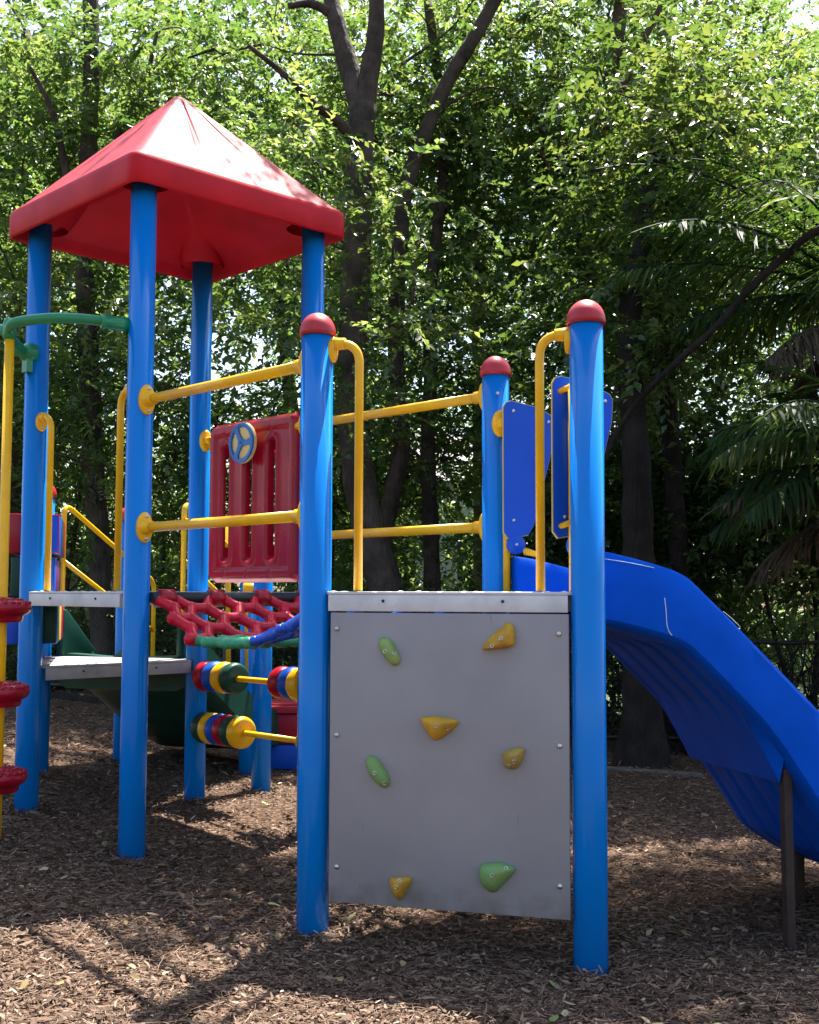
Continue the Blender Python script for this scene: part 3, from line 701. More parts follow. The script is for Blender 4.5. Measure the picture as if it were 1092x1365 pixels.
for c in (-gw + .01, gw - .01):
    b = MB(); s = 1 if c > 0 else -1
    b.prism([GP(.02, c, .98), GP(.42, c, .99), GP(.40, c, 1.01), GP(.06, c, 1.27), GP(.02, c, 1.27)], v3(e53 * .03 * -s, 0)); b.build('cheek', GRND, gs, bevel=.008)
    b = MB(); cc = c
    b.tube([GP(.04, cc, 1.20), GP(.04, cc, 1.85)] + arc(GP(.04, cc, 1.86), GP(.04, cc, 1.945), GP(.14, cc, 1.905), 8) + [GP(1.15, cc, 1.50)] + arc(GP(1.17, cc, 1.49), GP(1.25, cc, 1.46), GP(1.25, cc, 1.38), 6) + [GP(1.25, cc, .62)], .0165, 14)
    b.tube([GP(.045, cc, 1.575), GP(1.25, cc, 1.10)], .0145, 12)
    P_ = T5 if c < 0 else T3
    b.tube([GP(.04, cc, 1.82), v3(P_, 1.82)], .014, 12)
    b.build('hand_rail', YEL, gs)
for x, Y, y0, y1 in ((304, 8.0, 690, 892), (329, 8.3, 760, 905)):
    b = MB(); b.tube([at(x, y0, Y), at(x + .5, y1, Y)], .0175, 12); b.build('hand_rail', YEL, gs)
b = MB(); c = at(334, 778, 7.9); b.tube([at(325, 784, 8.1), at(345, 784, 8.1)], .035, 12); b.build('cross_bar', YEL, gs)
e25 = unit(T5 - T2); n25 = np.array([e25[1], -e25[0]])
tt = MB()
for z in (1.925, 1.825, 1.578, 1.343, 1.06): tt.tube([v3(T2 + e25 * R, z), v3(T5 - e25 * R, z)], .012, 10)
tto = tt.build('noughts_and_crosses_panel', PANELB, play)
cols3 = [[(RED, GRND, PANELB), (PANELB, RED, GRND), (GRND, PANELB, RED)], [(GRND, PURP, PANELB), (PURP, GRND, RED), (PANELB, RED, GRND)], [(PANELB, RED, GRND), (GRND, PANELB, YEL), (PANELB, PURP, RED)]]
for r_, zc in enumerate((1.70, 1.46, 1.20)):
    for k in range(3):
        u = .21 + .31 * k; b = MB(); c = v3(T2 + e25 * u, zc)
        rot = .35 * r_ + .5 * k; ring = []
        for q in range(4):
            a = rot + PI / 4 + q * PI / 2
            ring.append(v3(e25, 0) * math.cos(a) * .0 + 0)
        ax = v3(e25 * .135, 0); ay = v3(n25, 0) * (.135 if r_ != 1 else .115); az = np.array([0, 0, .108])
        # three coloured slabs stacked across the block
        mm = cols3[r_][k]; wpart = ay * (1 / 3)
        for q in (-1, 0, 1):
            b.mi = q + 1; b.box(c + ay * (2 / 3) * q, ax, wpart * .985, az)
        b.build('turning_block', list(mm), tto, bevel=.006)
b = MB(); b.box(v3(T5 - e25 * .25 + n25 * .0, 1.02), v3(e25 * .12, 0), v3(n25 * .03, 0), (0, 0, .1)); b.build('backing_board', PANELB, tto)

# red and blue box behind the abacus
bx = at(372, 1010, 8.9); bx[2] = float(gz(bx[0], bx[1]))
boxo = empty('play_box', bx, 'red lidded plastic play box with dark blue base standing behind the abacus', 'play box')
b = MB(); b.box(bx + np.array([.12, 0, .08]), (.32, 0, 0), (0, .25, 0), (0, 0, .09)); b.build('base', PANELB, boxo, bevel=.02)
b = MB(); b.box(bx + np.array([.12, 0, .285]), (.31, 0, 0), (0, .24, 0), (0, 0, .113)); b.build('body', RED, boxo, bevel=.02)
b = MB(); b.box(bx + np.array([.12, 0, .425]), (.34, 0, 0), (0, .27, 0), (0, 0, .025)); b.box(bx + np.array([.12, 0, .457]), (.26, 0, 0), (0, .2, 0), (0, 0, .006)); b.build('lid', ROOFT, boxo, bevel=.01)

# ------------------------------------------------------------------ vegetation
def leaves(P, D, Nn, L, W, tone):
    """one folded leaf per row: base point, direction, normal, length, width"""
    D = D / np.linalg.norm(D, axis=1, keepdims=True)
    Sd = np.cross(D, Nn); Sd /= np.linalg.norm(Sd, axis=1, keepdims=True) + 1e-9
    Up = np.cross(Sd, D); L = L[:, None]; W = W[:, None]
    tip = P + D * L - Up * L * .12
    V = np.stack([P, P + D * L * .45 + Sd * W + Up * W * .35, tip, P + D * L * .45 - Sd * W + Up * W * .35], 1).reshape(-1, 3)
    b = np.arange(len(P))[:, None] * 4
    F = np.concatenate([b + np.array([[0, 1, 2]]), b + np.array([[0, 2, 3]])], 0)
    return V, F, np.repeat(tone, 4)
def sprays(C, rad, n_per, k, leaf, droop=.25, base_tone=None, sl=(.25, .55)):
    """leafy twigs clumped round the centres C"""
    n = len(C) * n_per
    c = np.repeat(C, n_per, 0); r = np.repeat(rad, n_per)[:, None]
    off = rng.normal(0, 1, (n, 3)) * r * np.array([.55, .55, .36]); p0 = c + off
    d = off / (np.linalg.norm(off, axis=1, keepdims=True) + 1e-6) + rng.normal(0, .6, (n, 3)); d[:, 2] -= droop
    d /= np.linalg.norm(d, axis=1, keepdims=True)
    l = (sl[0] + (sl[1] - sl[0]) * rng.random(n))
    side = np.cross(d, np.array([0, 0, 1.])); side /= np.linalg.norm(side, axis=1, keepdims=True) + 1e-6
    t = np.linspace(.08, 1, k)
    P = p0[:, None, :] + d[:, None, :] * (l[:, None] * t)[..., None]; P[..., 2] -= (l[:, None] * t ** 2) * droop * .5
    sg = np.where(np.arange(k) % 2 == 0, 1., -1.)[None, :, None]
    D = d[:, None, :] * .65 + side[:, None, :] * sg * .8 + rng.normal(0, .28, (n, k, 3)); D[..., 2] -= .15
    Nn = np.array([0, 0, 1.]) + rng.normal(0, .42, (n, k, 3))
    Lf = leaf * (.65 + .6 * rng.random((n, k)))
    bt = np.repeat(base_tone if base_tone is not None else rng.random(len(C)), n_per)[:, None]
    cs = np.repeat(.75 + .5 * rng.random(len(C)), n_per)[:, None]; Lf = Lf * cs
    tone = np.clip(.65 * bt + .35 * rng.random((n, k)) , 0, 1)
    V, F, tn = leaves(P.reshape(-1, 3), D.reshape(-1, 3), Nn.reshape(-1, 3), Lf.ravel(), (Lf * .30).ravel(), tone.ravel())
    e = p0 + d * l[:, None]; e[:, 2] -= l * droop * .5; m = p0 + d * l[:, None] * .5; m[:, 2] -= l * droop * .125; w = side * .0022      # the twig each row of leaves sits on
    q0 = p0 - d * .15
    TV = np.stack([q0 - w, q0 + w, m + w, m - w, e], 1).reshape(-1, 3); b_ = len(V) + np.arange(n)[:, None] * 5
    TF = np.concatenate([b_ + np.array([[0, 1, 2]]), b_ + np.array([[0, 2, 3]]), b_ + np.array([[3, 2, 4]])], 0)
    return np.concatenate([V, TV]), np.concatenate([F, TF]), np.concatenate([tn, np.zeros(len(TV))])
def taper_tube(b, pts, r0, r1, seg=10, knots=0., flare=None):
    pts = smooth_path(pts, 5); n = len(pts)
    rad = [(r0 + (r1 - r0) * (i / (n - 1)) ** .8) * (1 + knots * math.sin(i * 1.7 + r0 * 90)) for i in range(n)]
    if flare is not None: rad = [r * (1 + .5 * math.exp(-max(p[2] - flare, 0) / .22)) for r, p in zip(rad, pts)]
    b.tube(pts, 0, seg, True, rad); return pts
def tree(name, label, stems, crown, leaf=.085, bark=None, lm=None, n_per=12, k=13, clump=.5, group=None, twigs=True, cat='tree', limb_r=.035):
    """stems: list of ([(px,py,depth)...], r0, r1) ; crown: list of (centre xyz, radii xyz, clump count)"""
    bark = bark or BARK; lm = lm or LEAF
    S_ = []
    for pts, r0, r1 in stems:
        S_.append(([np.asarray(p, float) for p in pts], r0, r1))
    base = S_[0][0][0].copy(); base[2] = float(gz(base[0], base[1]))
    root = empty(name, base, label, cat, group)
    b = MB(); trunkpts = []
    for i, (pts, r0, r1) in enumerate(S_):
        if i == 0:
            p0 = pts[0].copy(); p0[2] = base[2] - .15
            pts = [p0] + pts
        q = taper_tube(b, pts, r0, r1, 14 if i == 0 else 10, .05, float(base[2]) if i == 0 else None); trunkpts += q
    TP = np.array(trunkpts)
    C = []; rad = []
    for c, rr, n in crown:
        c = np.array(c); rr = np.array(rr)
        v = rng.normal(0, 1, (n, 3)); v /= np.linalg.norm(v, axis=1, keepdims=True); v *= rng.random(n)[:, None] ** .45
        C.append(c + v * rr); rad.append(clump * (.6 + .8 * rng.random(n)))
    C = np.concatenate(C); rad = np.concatenate(rad); 
    if twigs:
        tips = C[rng.permutation(len(C))[:max(10, int(len(C) * .5))]]
        order = np.argsort(np.min(np.linalg.norm(tips[:, None] - TP[None], axis=2), axis=1))
        net = TP.copy()
        for t in tips[order]:
            dd = np.linalg.norm(net - t, axis=1) + 1.2 * np.maximum(net[:, 2] - t[2] + .2, 0)
            a = net[np.argmin(dd)]; L = np.linalg.norm(t - a)
            if L < .15: continue
            m1 = a * .55 + t * .45 + rng.normal(0, .10, 3) * L + np.array([0, 0, .08 * L])
            r0 = min(limb_r, .008 + .012 * L)
            q = taper_tube(b, [a, m1, t], r0, .004, 6); net = np.concatenate([net, np.array(q)[::3]])
    b.build('trunk', bark, root)
    V, F, tn = sprays(C, rad, n_per, k, leaf)
    link('crown', np_mesh('crown', V, F, tn), lm, root)
    return root
def px3(*pts): return [at(*p) for p in pts]
def copy_tree(o, loc, rz, sc, label, group):
    c = o.copy(); col.objects.link(c); c.location = loc; c.rotation_euler = (0, 0, rz); c.scale = (sc, sc, sc); c['label'] = label
    if group: c['group'] = group
    for ch in list(o.children):
        k = ch.copy(); col.objects.link(k); k.parent = c
    return c
GT = 'trees behind the playground'
# the big leaning tree behind the middle
tree('broadleaf_tree', 'big broadleaf tree whose thick leaning trunk shows behind the bars between the middle posts',
     [(px3((522, 830, 11.0), (508, 760, 11.0), (487, 680, 11.0), (474, 600, 11.05), (470, 480, 11.1), (476, 340, 11.2), (478, 240, 11.2), (484, 140, 11.2)), .18, .13),
      (px3((484, 150, 11.2), (462, 80, 11.3), (446, 20, 11.4), (430, -60, 11.6)), .125, .07), (px3((484, 150, 11.2), (494, 90, 11.2), (502, 30, 11.2), (500, -80, 11.1)), .12, .07),
      (px3((476, 190, 11.2), (448, 160, 11.0), (418, 138, 10.8), (380, 100, 10.4), (330, 60, 10.2)), .07, .02),
      (px3((446, 20, 11.4), (415, 5, 11.3), (385, 8, 11.2)), .06, .03)],
     [((-1.2, 13.0, 6.2), (2.6, 1.3, 2.6), 64), ((-.9, 10.6, 5.2), (1.6, .4, 1.7), 15), ((-.1, 12.6, 3.6), (1.6, 1.0, 1.3), 20), ((.5, 13.0, 7.0), (1.9, 1.2, 1.7), 36), ((-.35, 10.6, 3.4), (.8, .3, .9), 12)], group=GT)
# slender dark stems right of it
tree('slender_tree', 'slender tree with a straight dark trunk rising past the middle of the far bars',
     [(px3((577, 830, 12.4), (574, 700, 12.4), (570, 600, 12.4), (574, 500, 12.4), (572, 420, 12.4), (580, 330, 12.5), (592, 220, 12.6), (586, 120, 12.7), (570, 0, 12.8)), .105, .05)],
     [((.4, 13.4, 7.2), (1.7, 1.1, 1.8), 34), ((1.0, 12.8, 4.8), (1.3, 1.0, 1.2), 24)], group=GT)
tree('forked_tree', 'tree with a dark bough slanting up to the right above the middle bars',
     [(px3((500, 850, 12.0), (508, 750, 12.0), (522, 660, 12.0), (536, 590, 12.0), (528, 480, 12.0), (530, 380, 11.9), (540, 260, 11.8), (566, 180, 11.8), (596, 110, 11.8), (632, 50, 11.8), (664, -10, 11.8), (690, -80, 11.8)), .10, .07)],
     [((1.5, 12.9, 6.9), (1.5, 1.0, 1.3), 34), ((.3, 12.6, 3.6), (1.2, .9, 1.2), 20)], bark=BARK, group=GT)
tree('pale_tree', 'pale slim tree standing far back with a narrow fork near the top middle',
     [(px3((640, 870, 15.5), (640, 600, 15.5), (634, 300, 15.5), (632, 160, 15.5), (630, 20, 15.5), (628, -100, 15.5)), .11, .07), (px3((634, 165, 15.5), (652, 110, 15.5), (664, 60, 15.5), (668, -40, 15.5)), .05, .03)],
     [((1.6, 15.6, 6.0), (1.9, 1.4, 2.0), 36), ((.8, 15.5, 3.6), (1.6, 1.2, 1.4), 18)], bark=BARKL, leaf=.10, group=GT)
tree('reddish_tree', 'reddish trunked tree rising behind the right slide post',
     [(px3((775, 880, 12.6), (778, 640, 12.6), (782, 420, 12.6), (785, 330, 12.6), (790, 250, 12.6), (796, 200, 12.6), (815, 110, 12.6), (826, 20, 12.6), (840, -90, 12.6)), .115, .075),
      (px3((795, 205, 12.6), (815, 150, 12.4), (850, 70, 12.2), (880, 10, 12.1)), .06, .03), (px3((784, 350, 12.6), (750, 260, 12.5), (720, 200, 12.4)), .05, .02)],
     [((2.1, 13.2, 6.6), (1.7, 1.2, 2.2), 58), ((2.2, 12.1, 5.2), (1.0, .4, 1.0), 12), ((3.2, 12.8, 6.2), (1.3, 1.1, 1.4), 40), ((2.0, 12.5, 3.6), (1.2, 1.0, 1.1), 26)], bark=BARKR, group=GT)
tree('pale_tree', 'pale grey double trunked tree seen above the palm fronds',
     [(px3((880, 900, 14.5), (870, 600, 14.5), (860, 420, 14.5), (850, 330, 14.5), (862, 220, 14.5), (880, 100, 14.5), (900, -60, 14.5)), .16, .10), (px3((852, 340, 14.5), (880, 280, 14.4), (912, 200, 14.3), (935, 90, 14.3), (950, -40, 14.3)), .12, .07)],
     [((3.5, 14.4, 7.2), (2.3, 1.3, 2.2), 92), ((4.4, 14.2, 5.2), (1.4, 1.1, 1.6), 36)], bark=BARKL, leaf=.09, group=GT)
# left trees
tree('broadleaf_tree', 'dark trunked broadleaf tree behind the gap between the two left roof posts',
     [(px3((136, 900, 12.2), (134, 760, 12.2), (126, 640, 12.2), (122, 540, 12.2), (116, 430, 12.2), (112, 330, 12.3), (118, 200, 12.3), (122, 80, 12.4), (120, -60, 12.5)), .13, .08),
      (px3((114, 380, 12.3), (90, 240, 12.0), (70, 150, 11.8), (40, 90, 11.6)), .06, .02), (px3((116, 260, 12.3), (150, 190, 12.2), (190, 120, 12.2), (210, 40, 12.2)), .05, .02)],
     [((-3.2, 12.6, 6.2), (2.0, 1.2, 2.4), 78), ((-2.4, 12.0, 3.5), (1.5, 1.1, 1.3), 30), ((-3.7, 11.8, 3.3), (1.0, 1.0, 1.2), 24)], group=GT)
tree('broadleaf_tree', 'broadleaf tree at the left edge with a curved trunk behind the yellow pole',
     [(px3((20, 920, 13.5), (22, 700, 13.5), (18, 580, 13.5), (4, 500, 13.5), (-18, 420, 13.5), (-30, 250, 13.5), (-20, 60, 13.5)), .19, .10)],
     [((-4.6, 13.2, 5.2), (1.5, 1.3, 2.2), 70), ((-5.0, 13.0, 3.0), (1.0, 1.0, 1.2), 20)], group=GT)
# big dark trunk at the right
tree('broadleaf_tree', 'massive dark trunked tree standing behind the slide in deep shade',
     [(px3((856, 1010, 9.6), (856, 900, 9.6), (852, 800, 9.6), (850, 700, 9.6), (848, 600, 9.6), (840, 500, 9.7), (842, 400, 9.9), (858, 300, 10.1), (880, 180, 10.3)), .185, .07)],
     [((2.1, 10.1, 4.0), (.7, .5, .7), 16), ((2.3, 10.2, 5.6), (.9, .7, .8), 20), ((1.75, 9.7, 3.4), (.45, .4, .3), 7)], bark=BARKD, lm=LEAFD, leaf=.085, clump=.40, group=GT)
# tree standing just outside at the right; its bough crosses the view and its crown shades the slide
tree('shade_tree', 'tree leaning in from the right, its long bare bough slanting down across the palms',
     [([np.array([4.7, 8.6, 0]), np.array([4.6, 8.6, 2.5]), np.array([4.3, 8.5, 4.6]), np.array([3.9, 8.3, 6.4]), np.array([3.5, 8.2, 7.8])], .20, .09),
      ([np.array([4.35, 8.5, 4.4])] + px3((1110, 300, 8.6), (1050, 338, 8.7), (1000, 385, 8.8), (950, 440, 8.9), (905, 480, 9.0), (850, 535, 9.2), (818, 585, 9.3), (800, 628, 9.4)), .038, .02),
      ([np.array([3.7, 8.25, 7.2]), np.array([2.8, 8.0, 7.9]), np.array([1.9, 7.6, 8.3])], .07, .03)],
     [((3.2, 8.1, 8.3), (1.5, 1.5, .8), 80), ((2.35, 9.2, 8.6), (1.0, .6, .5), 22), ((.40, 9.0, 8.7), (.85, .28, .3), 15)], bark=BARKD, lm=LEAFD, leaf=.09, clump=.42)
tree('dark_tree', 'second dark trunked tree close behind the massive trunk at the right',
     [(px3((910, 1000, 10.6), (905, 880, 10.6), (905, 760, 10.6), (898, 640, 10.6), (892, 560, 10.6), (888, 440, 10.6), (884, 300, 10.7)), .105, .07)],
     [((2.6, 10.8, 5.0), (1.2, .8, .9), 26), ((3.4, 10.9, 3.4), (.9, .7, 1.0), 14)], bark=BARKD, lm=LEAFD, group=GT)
# understorey saplings filling the lower half
sap = [(-4.0, 13.2, 1.4), (-2.9, 13.8, 1.2), (-1.9, 12.6, 1.3), (-.9, 13.4, 1.2), (-.25, 13.8, 1.0), (1.55, 13.2, 1.2), (2.2, 13.8, 1.0), (3.3, 12.8, 1.1), (4.3, 13.4, 1.3)]
SL = ['leafy sapling behind the yellow climbing pole', 'leafy sapling behind the left roof post', 'leafy sapling behind the front roof post', 'leafy sapling behind the red steering panel', 'leafy sapling behind the middle of the far bars',
      'leafy sapling left of the far slide post', 'leafy sapling behind the blue slide panels', 'leafy sapling in the shade behind the slide', 'leafy sapling at the right edge behind the slide']
for (x, y, s), lb_ in zip(sap, SL):
    z = float(gz(x, y)); j = random.random() * .4 - .2
    tree('sapling', lb_, [([np.array([x, y, z]), np.array([x + j, y, z + 1.2]), np.array([x + j * 1.6, y + .1, z + 2.6]), np.array([x + j, y, z + 3.4])], .045, .015)],
         [((x, y, z + 2.4), (1.05, .7, 1.2), 24), ((x, y, z + 1.0), (.95, .7, .6), 10)], leaf=.085, clump=.42, group='saplings behind the playground', cat='sapling', limb_r=.016)
for x, y, h, lab in ((2.75, 11.3, 2.3, 'added dark bush for the shade between the massive trunk and the palms'), (3.7, 11.0, 2.1, 'added dark bush for the shade at the right edge behind the palm fronds'), (1.75, 11.2, 2.2, 'added dark bush for the shade just behind the massive trunk')):  # dark bushes added to deepen the palm shade behind the slide
    z = float(gz(x, y)); tree('bush', lab, [([np.array([x, y, z]), np.array([x + .1, y, z + 1.]), np.array([x, y, h])], .05, .015), ([np.array([x, y, z]), np.array([x - .3, y, z + 1.]), np.array([x - .5, y, h])], .035, .012)], [((x, y, h), (.75, .5, .9), 40)], bark=BARKD, lm=LEAFD, leaf=.085, clump=.36, cat='bush', group='dark bushes added for the shade behind the slide', limb_r=.014)
# low shrubs along the fence
for i, (x, y, h, lab) in enumerate([(-3.9, 12.7, .7, 'low shrub behind the fence at the far left'), (-2.7, 12.9, .8, 'low shrub beyond the green slide'), (-1.6, 12.3, .75, 'low shrub behind the abacus discs'), (-.4, 12.5, .95, 'low shrub below the big leaning trunk'),
                             (.6, 12.3, 1.0, 'bright low shrub below the far bars'), (1.5, 12.0, .9, 'low shrub between the two slide posts'), (2.9, 11.6, .6, 'low shrub under the slide behind the fence')]):
    tree('shrub', lab, [([np.array([x, y, float(gz(x, y))]), np.array([x + .1, y, h * .7]), np.array([x + .05, y, h])], .02, .008)], [((x, y, h), (.85, .5, h * .75), 34)], leaf=.07, clump=.30, cat='shrub', group='shrubs along the fence', n_per=12, limb_r=.01)
# far trees closing the view
far = tree('tall_tree', 'tall bright tree far behind the roof', [([np.array([-2.0, 20, .1]), np.array([-1.9, 20, 3]), np.array([-2.2, 20, 6.5]), np.array([-2.1, 20, 10])], .22, .08)],
           [((-2.0, 20, 8.0), (3.4, 2.6, 4.2), 112), ((-2.0, 20, 2.8), (2.8, 2.0, 1.6), 26)], leaf=.13, clump=.7, n_per=12, k=12, group='tall trees far behind')
for i, (x, y, rz, sc, lab) in enumerate([(-7.0, 21, 1.1, 1.15, 'tall bright tree far behind the left edge of the playground'), (3.0, 22.5, 2.3, 1.0, 'tall bright tree far behind the two slide posts'), (8.2, 21.5, 4.0, 1.05, 'tall tree far behind the palms'),
                                (-4.8, 26.5, 3.1, 1.45, 'far tree seen through the gap between the left roof posts'), (-1.6, 28, 5.2, 1.45, 'far tree seen behind the red steering panel'), (6.0, 29, .6, 1.45, 'far tree seen between the slide post and the palms'), (11.5, 27, 1.9, 1.45, 'far tree at the right edge behind the palms'), (-11, 28, 2.6, 1.45, 'far tree at the left edge beyond the yellow pole')]):
    copy_tree(far, (x, y, float(gz(x, y))), rz, sc, lab, 'tall trees far behind')
for x, y, rz, sc, lab in ((-8.6, 14.6, 2.0, .85, 'tall tree beyond the left edge of the playground nearest the yellow pole'), (-10.5, 18.5, .4, .95, 'tall tree beyond the left edge behind the nearest one'), (9.6, 15.5, 5.0, .9, 'tall tree beyond the right edge past the palms')):
    copy_tree(far, (x, y, float(gz(x, y))), rz, sc, lab, 'tall trees far behind')
# far undergrowth nobody could count
n = 420; x = rng.uniform(-16, 16, n); y = rng.uniform(15.5, 30, n); C = np.stack([x, y, .2 + rng.random(n) ** 1.6 * 2.0], -1)
V, F, tn = sprays(C, np.full(n, .55), 7, 10, .12)
tag(link('undergrowth', np_mesh('undergrowth', V, F, tn), LEAF), 'low leafy undergrowth under the trees', 'undergrowth', kind='stuff')

LAWN = mat('sunlit_lawn', (.06, .10, .02), rough=.8, color2=(.10, .12, .04), scale=1.5)
lx = np.linspace(-60, 60, 61); ly = np.linspace(12.6, 110, 50); LX, LY = np.meshgrid(lx, ly); li = np.arange(LX.size).reshape(LX.shape)
LF = np.stack([li[:-1, :-1], li[:-1, 1:], li[1:, 1:], li[1:, :-1]], -1).reshape(-1, 4)
tag(link('lawn', np_mesh('lawn', np.stack([LX, LY, gz(LX, LY) + .03], -1).reshape(-1, 3), LF, smooth=True), LAWN), kind='structure')
# palms -----------------------------------------------------------
def frond(Vs, Fs, Ts, rb, base, az, elev, L, droop, ll=.38, dry=False, nl=64, hang=.5):
    h = np.array([math.cos(az), math.sin(az), 0]); pts = []; p = np.array(base, float); e = elev; n = 22
    for i in range(n + 1):
        pts.append(p.copy()); e -= droop / n * (.5 + i / n); p = p + (h * math.cos(e) + np.array([0, 0, math.sin(e)])) * L / n
    pts = np.array(pts); rb.tube(list(pts), 0, 6, True, [.016 * (1 - .85 * i / n) + .002 for i in range(n + 1)])
    t = np.linspace(.12, .99, nl); ii = t * n; i0 = np.minimum(ii.astype(int), n - 1); fr = (ii - i0)[:, None]
    P = pts[i0] * (1 - fr) + pts[i0 + 1] * fr; T = pts[i0 + 1] - pts[i0]; T /= np.linalg.norm(T, axis=1, keepdims=True)
    side = np.cross(T, np.array([0, 0, 1.])); side /= np.linalg.norm(side, axis=1, keepdims=True)
    for sg in (-1, 1):
        ln = ll * np.sin(np.clip(t * 1.05 + .10, 0, 1) * PI) ** .55 * (.85 + .3 * rng.random(nl)); w = .010 + .006 * rng.random(nl)
        D = T * .62 + side * sg * (.85 + rng.normal(0, .12, nl))[:, None] + rng.normal(0, .12, (nl, 3)); D[:, 2] -= hang * (.5 + rng.random(nl)) - .25
        D /= np.linalg.norm(D, axis=1, keepdims=True); U = np.cross(np.cross(D, np.array([0, 0, 1.])), D) + rng.normal(0, .3, (nl, 3))
        Sd = np.cross(D, U); Sd /= np.linalg.norm(Sd, axis=1, keepdims=True)
        L_ = ln[:, None]; W_ = w[:, None]; mid_ = P + D * L_ * .5; tip = P + D * L_; tip[:, 2] -= ln * .22 * (hang + .2); mid_[:, 2] -= ln * .03
        V = np.stack([P - Sd * W_ * .6, P + Sd * W_ * .6, mid_ + Sd * W_, mid_ - Sd * W_, tip], 1).reshape(-1, 3)
        o = sum(len(v) for v in Vs); b_ = o + np.arange(nl)[:, None] * 5
        Fs.append(np.concatenate([b_ + np.array([[0, 1, 2]]), b_ + np.array([[0, 2, 3]]), b_ + np.array([[3, 2, 4]])], 0)); Vs.append(V)
        Ts.append(np.repeat(np.clip(rng.random() * .5 + rng.random(nl) * .5, 0, 1), 5))
def palm(label, base, crown_z, fr, dryfr, seedn=0):
    base = np.array(base); root = empty('palm_tree', base, label, 'palm tree', 'palms beside the slide')
    b = MB(); prof = []
    H_ = crown_z - base[2]
    for i in range(int(H_ / .07) + 1):
        z = i * .07; r = .20 * (1 - .15 * z / max(H_, .1)); prof += [(z, r), (z + .05, r * 1.10)]
    b.lathe(base - np.array([0, 0, .1]), (0, 0, 1), prof + [(H_ + .15, .10), (H_ + .25, .02)], 20); b.build('trunk', BARK, root)
    top = np.array([base[0], base[1], crown_z])
    Vs, Fs, Ts = [], [], []; rb = MB()
    for az, el, L, dr, hg in fr: frond(Vs, Fs, Ts, rb, top, math.radians(az), math.radians(el), L, math.radians(dr), .42, hang=hg)
    link('crown', np_mesh('crown', np.concatenate(Vs), np.concatenate(Fs), np.concatenate(Ts)), PALM, root); rb.build('frond_stalk', PALM, root)
    Vs, Fs, Ts = [], [], []; rb = MB()
    for az, el, L, dr, hg in dryfr: frond(Vs, Fs, Ts, rb, top - np.array([0, 0, .12]), math.radians(az), math.radians(el), L, math.radians(dr), .34, hang=hg)
    if Vs: link('dead_fronds', np_mesh('dead_fronds', np.concatenate(Vs), np.concatenate(Fs), np.concatenate(Ts)), PALMDRY, root); rb.build('dead_frond_stalk', PALMDRY, root)
p1 = at(1160, 400, 9.2); p2 = at(1195, 640, 8.3)
f1 = [(150, 42, 2.6, 62, .55), (172, 36, 2.7, 55, .6), (190, 50, 2.7, 70, .6), (205, 30, 2.5, 60, .6), (180, 22, 2.5, 48, .75), (165, 60, 2.5, 75, .55), (225, 45, 2.2, 80, .6), (130, 55, 2.2, 70, .5), (185, 8, 1.9, 50, .7), (160, 10, 1.9, 55, .7), (240, 15, 1.9, 60, .7)]
f1 += [(random.uniform(0, 360), random.uniform(10, 75), 2.1, 70, .5) for _ in range(14)]
palm('taller palm at the right with long arching fronds above the slide', (p1[0], p1[1], float(gz(p1[0], p1[1]))), p1[2], f1, [(random.uniform(90, 270), random.uniform(-30, -5), 1.4, 50, .9) for _ in range(6)])
f2 = [(170, 50, 1.7, 105, .75), (190, 42, 1.8, 110, .8), (212, 52, 1.8, 110, .8), (150, 45, 1.8, 100, .7), (235, 50, 1.7, 100, .8), (180, 20, 1.6, 80, .8), (200, 12, 1.6, 70, .8), (165, 5, 1.6, 60, .8)]
f2 += [(random.uniform(0, 360), random.uniform(10, 75), 1.7, 80, .6) for _ in range(12)]
palm('lower palm at the right edge drooping behind the slide', (p2[0], p2[1], float(gz(p2[0], p2[1]))), p2[2], f2, [(random.uniform(120, 240), random.uniform(-8, 18), 1.5, 55, .9) for _ in range(3)])

# tangle of bare stems right of the slide
tb = at(1030, 985, 10.4); tb[2] = float(gz(tb[0], tb[1]))
root = empty('bare_bush', tb, 'dense tangle of bare dark stems behind the slide at the right', 'bush')
b = MB()
for i in range(260):
    p = tb + np.array([random.uniform(-1.0, 1.4), random.uniform(-.3, .5), 0]); p[2] = float(gz(p[0], p[1])) - .03; d = np.array([random.gauss(0, .5), random.gauss(0, .3), 1.]); d /= np.linalg.norm(d); L = random.uniform(.7, 1.8)
    q = [p]; 
    for s_ in range(4): d = d + rng.normal(0, .28, 3); d /= np.linalg.norm(d); q.append(q[-1] + d * L / 4)
    taper_tube(b, q, random.uniform(.006, .019), .003, 5)
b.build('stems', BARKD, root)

# fence -----------------------------------------------------------
fa, fb = at(-60, 940, 11.7), at(1180, 1000, 10.0); fa[2] = float(gz(fa[0], fa[1])); fb[2] = float(gz(fb[0], fb[1]))
fr_ = empty('wire_fence', (fa + fb) / 2, 'black wire mesh fence with round rails running behind the playground', 'fence')
fe = unit(fb - fa); FL = np.linalg.norm(fb - fa); FH = .98
def FP(s, z): p = fa + (fb - fa) * (s / FL); return np.array([p[0], p[1], float(gz(p[0], p[1])) + z])
for z, nm in ((FH, 'top_rail'), (.12, 'bottom_rail')):
    b = MB(); b.tube([FP(s, z) for s in np.linspace(0, FL, 24)], .019, 10); b.build(nm, FENCE, fr_)
for s in np.arange(.5, FL, 2.3):
    b = MB(); b.tube([FP(s, -.2), FP(s, FH + .03)], .026, 12); b.build('post', FENCE, fr_)
Vw = []; Fw = []
mesh_n = int((FL + FH) / .062)
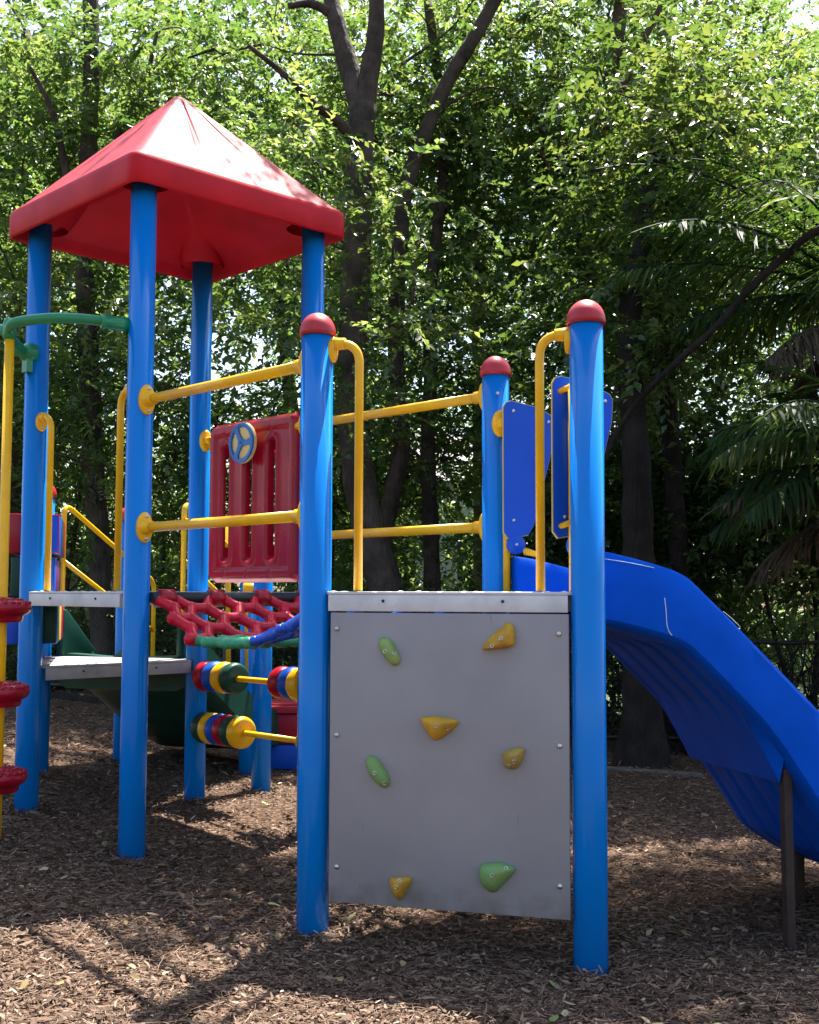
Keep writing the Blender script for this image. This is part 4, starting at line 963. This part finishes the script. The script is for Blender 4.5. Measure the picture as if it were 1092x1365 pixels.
for sg in (-1, 1):
    for i in range(mesh_n):
        s0 = i * .062 - (FH if sg > 0 else 0); s1 = s0 + FH * .9 * sg + (FH if False else 0)
        za_, zb_ = .12, FH
        if sg < 0: s0, s1 = i * .062, i * .062 - FH * .9
        lo, hi = 0, FL
        if min(s0, s1) < 0 or max(s0, s1) > FL: continue
        A, B = FP(s0, za_), FP(s1, zb_); t = unit(B - A); n_ = np.cross(t, [0, 1, 0]); n_ /= np.linalg.norm(n_); m_ = np.cross(t, n_)
        o = len(Vw)
        for P in (A, B):
            for k in range(3): a = 2 * PI * k / 3; Vw.append(P + (n_ * math.cos(a) + m_ * math.sin(a)) * .0021)
        for k in range(3): Fw.append((o + k, o + (k + 1) % 3, o + 3 + (k + 1) % 3, o + 3 + k))
link('wire_mesh', np_mesh('wire_mesh', np.array(Vw), np.array(Fw), smooth=True), FENCE, fr_)
# timber edging at the rim of the mulch and a paling fence at the far left
b = MB(); ea, eb = at(-40, 952, 11.4), at(420, 962, 10.9); 
for p in (ea, eb): p[2] = float(gz(p[0], p[1]))
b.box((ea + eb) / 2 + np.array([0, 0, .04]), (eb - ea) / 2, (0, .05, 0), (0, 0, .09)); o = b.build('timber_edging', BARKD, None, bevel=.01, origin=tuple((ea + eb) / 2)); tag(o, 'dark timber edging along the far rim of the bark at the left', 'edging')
b = MB(); ea, eb = at(800, 1018, 9.35), at(936, 1036, 9.1)
for p in (ea, eb): p[2] = float(gz(p[0], p[1]))
b.box((ea + eb) / 2 + np.array([0, 0, -.04]), (eb - ea) / 2, (0, .06, 0), (0, 0, .06)); o = b.build('concrete_edging', CONC, None, bevel=.012, origin=tuple((ea + eb) / 2)); tag(o, 'pale concrete edging beside the big dark trunk', 'edging')
pf0, pf1 = at(50, 900, 15.8), at(172, 900, 15.8); 
pr_ = empty('paling_fence', ((pf0[0] + pf1[0]) / 2, 15.8, 0), 'grey timber paling fence seen past the yellow handrails at the left', 'fence')
b = MB(); x = -5.6
while x < -2.9:
    b.box((x, 15.8, 1.05), (.048, 0, 0), (0, .010, 0), (0, 0, 1.0 + random.uniform(-.02, .02))); x += .102
b.build('palings', WOOD, pr_); b = MB()
for z in (.5, 1.6): b.box((-4.25, 15.84, z), (1.4, 0, 0), (0, .025, 0), (0, 0, .04)); 
b.build('rails', WOOD, pr_)
# pale house glimpsed through the leaves
WALL = mat('white_render', (.72, .72, .74), rough=.8, var=.06, bump=.1); SLATE = mat('grey_roofing', (.2, .2, .22), rough=.7); GLASS = mat('window_glass', (.02, .025, .03), rough=.08)
hx, hy = 1.9, 31.0
ho = empty('house', (hx, hy, 0), 'pale rendered house glimpsed through the leaves behind the far bars', 'house')
b = MB(); b.box((hx, hy, 1.9), (3.6, 0, 0), (0, 2.5, 0), (0, 0, 2.2)); b.build('wall', WALL, ho, bevel=.01)
b = MB(); b.prism([(hx - 3.9, hy - 2.8, 4.11), (hx - 3.9, hy + 2.8, 4.11), (hx - 3.9, hy, 5.6)], (7.8, 0, 0)); b.build('roof', SLATE, ho)
for wx in (-2.3, -.2, 1.9):
    b = MB(); f = MB()
    for sx_, sz_, cx_, cz_ in ((.62, .04, 0, .70), (.62, .04, 0, -.70), (.04, .66, -.58, 0), (.04, .66, .58, 0), (.025, .66, 0, 0)): f.box((hx + wx + cx_, hy - 2.53, 2.2 + cz_), (sx_, 0, 0), (0, .03, 0), (0, 0, sz_))
    o = f.build('window', WALL, ho); b.box((hx + wx, hy - 2.51, 2.2), (.55, 0, 0), (0, .008, 0), (0, 0, .66)); b.build('pane', GLASS, o)
# ------------------------------------------------------------------ light
w = bpy.data.worlds.new('World'); scene.world = w; w.use_nodes = True
nt = w.node_tree; bg = nt.nodes['Background']; sky = nt.nodes.new('ShaderNodeTexSky'); sky.sky_type = 'NISHITA'; sky.sun_disc = False
sd_ = np.array([.150, .385, 0]); el = math.radians(65)
azm = math.atan2(sd_[0], sd_[1])
sky.sun_elevation = el; sky.sun_rotation = azm; sky.air_density = 1.2; sky.dust_density = 2.5
nt.links.new(sky.outputs['Color'], bg.inputs['Color']); bg.inputs['Strength'].default_value = .088
sl = bpy.data.lights.new('sun', 'SUN'); sl.energy = 5.0; sl.angle = math.radians(.45); sl.color = (1, .94, .85)
so_ = bpy.data.objects.new('sun', sl); col.objects.link(so_)
to_sun = Vector((math.sin(azm) * math.cos(el), math.cos(azm) * math.cos(el), math.sin(el)))
so_.rotation_euler = to_sun.to_track_quat('Z', 'Y').to_euler(); so_.location = (3, 8, 20)
vs = scene.view_settings; vs.view_transform = 'Standard'; vs.look = 'None'; vs.gamma = 1; vs.exposure = 2.0
scene.cycles.max_bounces = 8; scene.cycles.transparent_max_bounces = 8
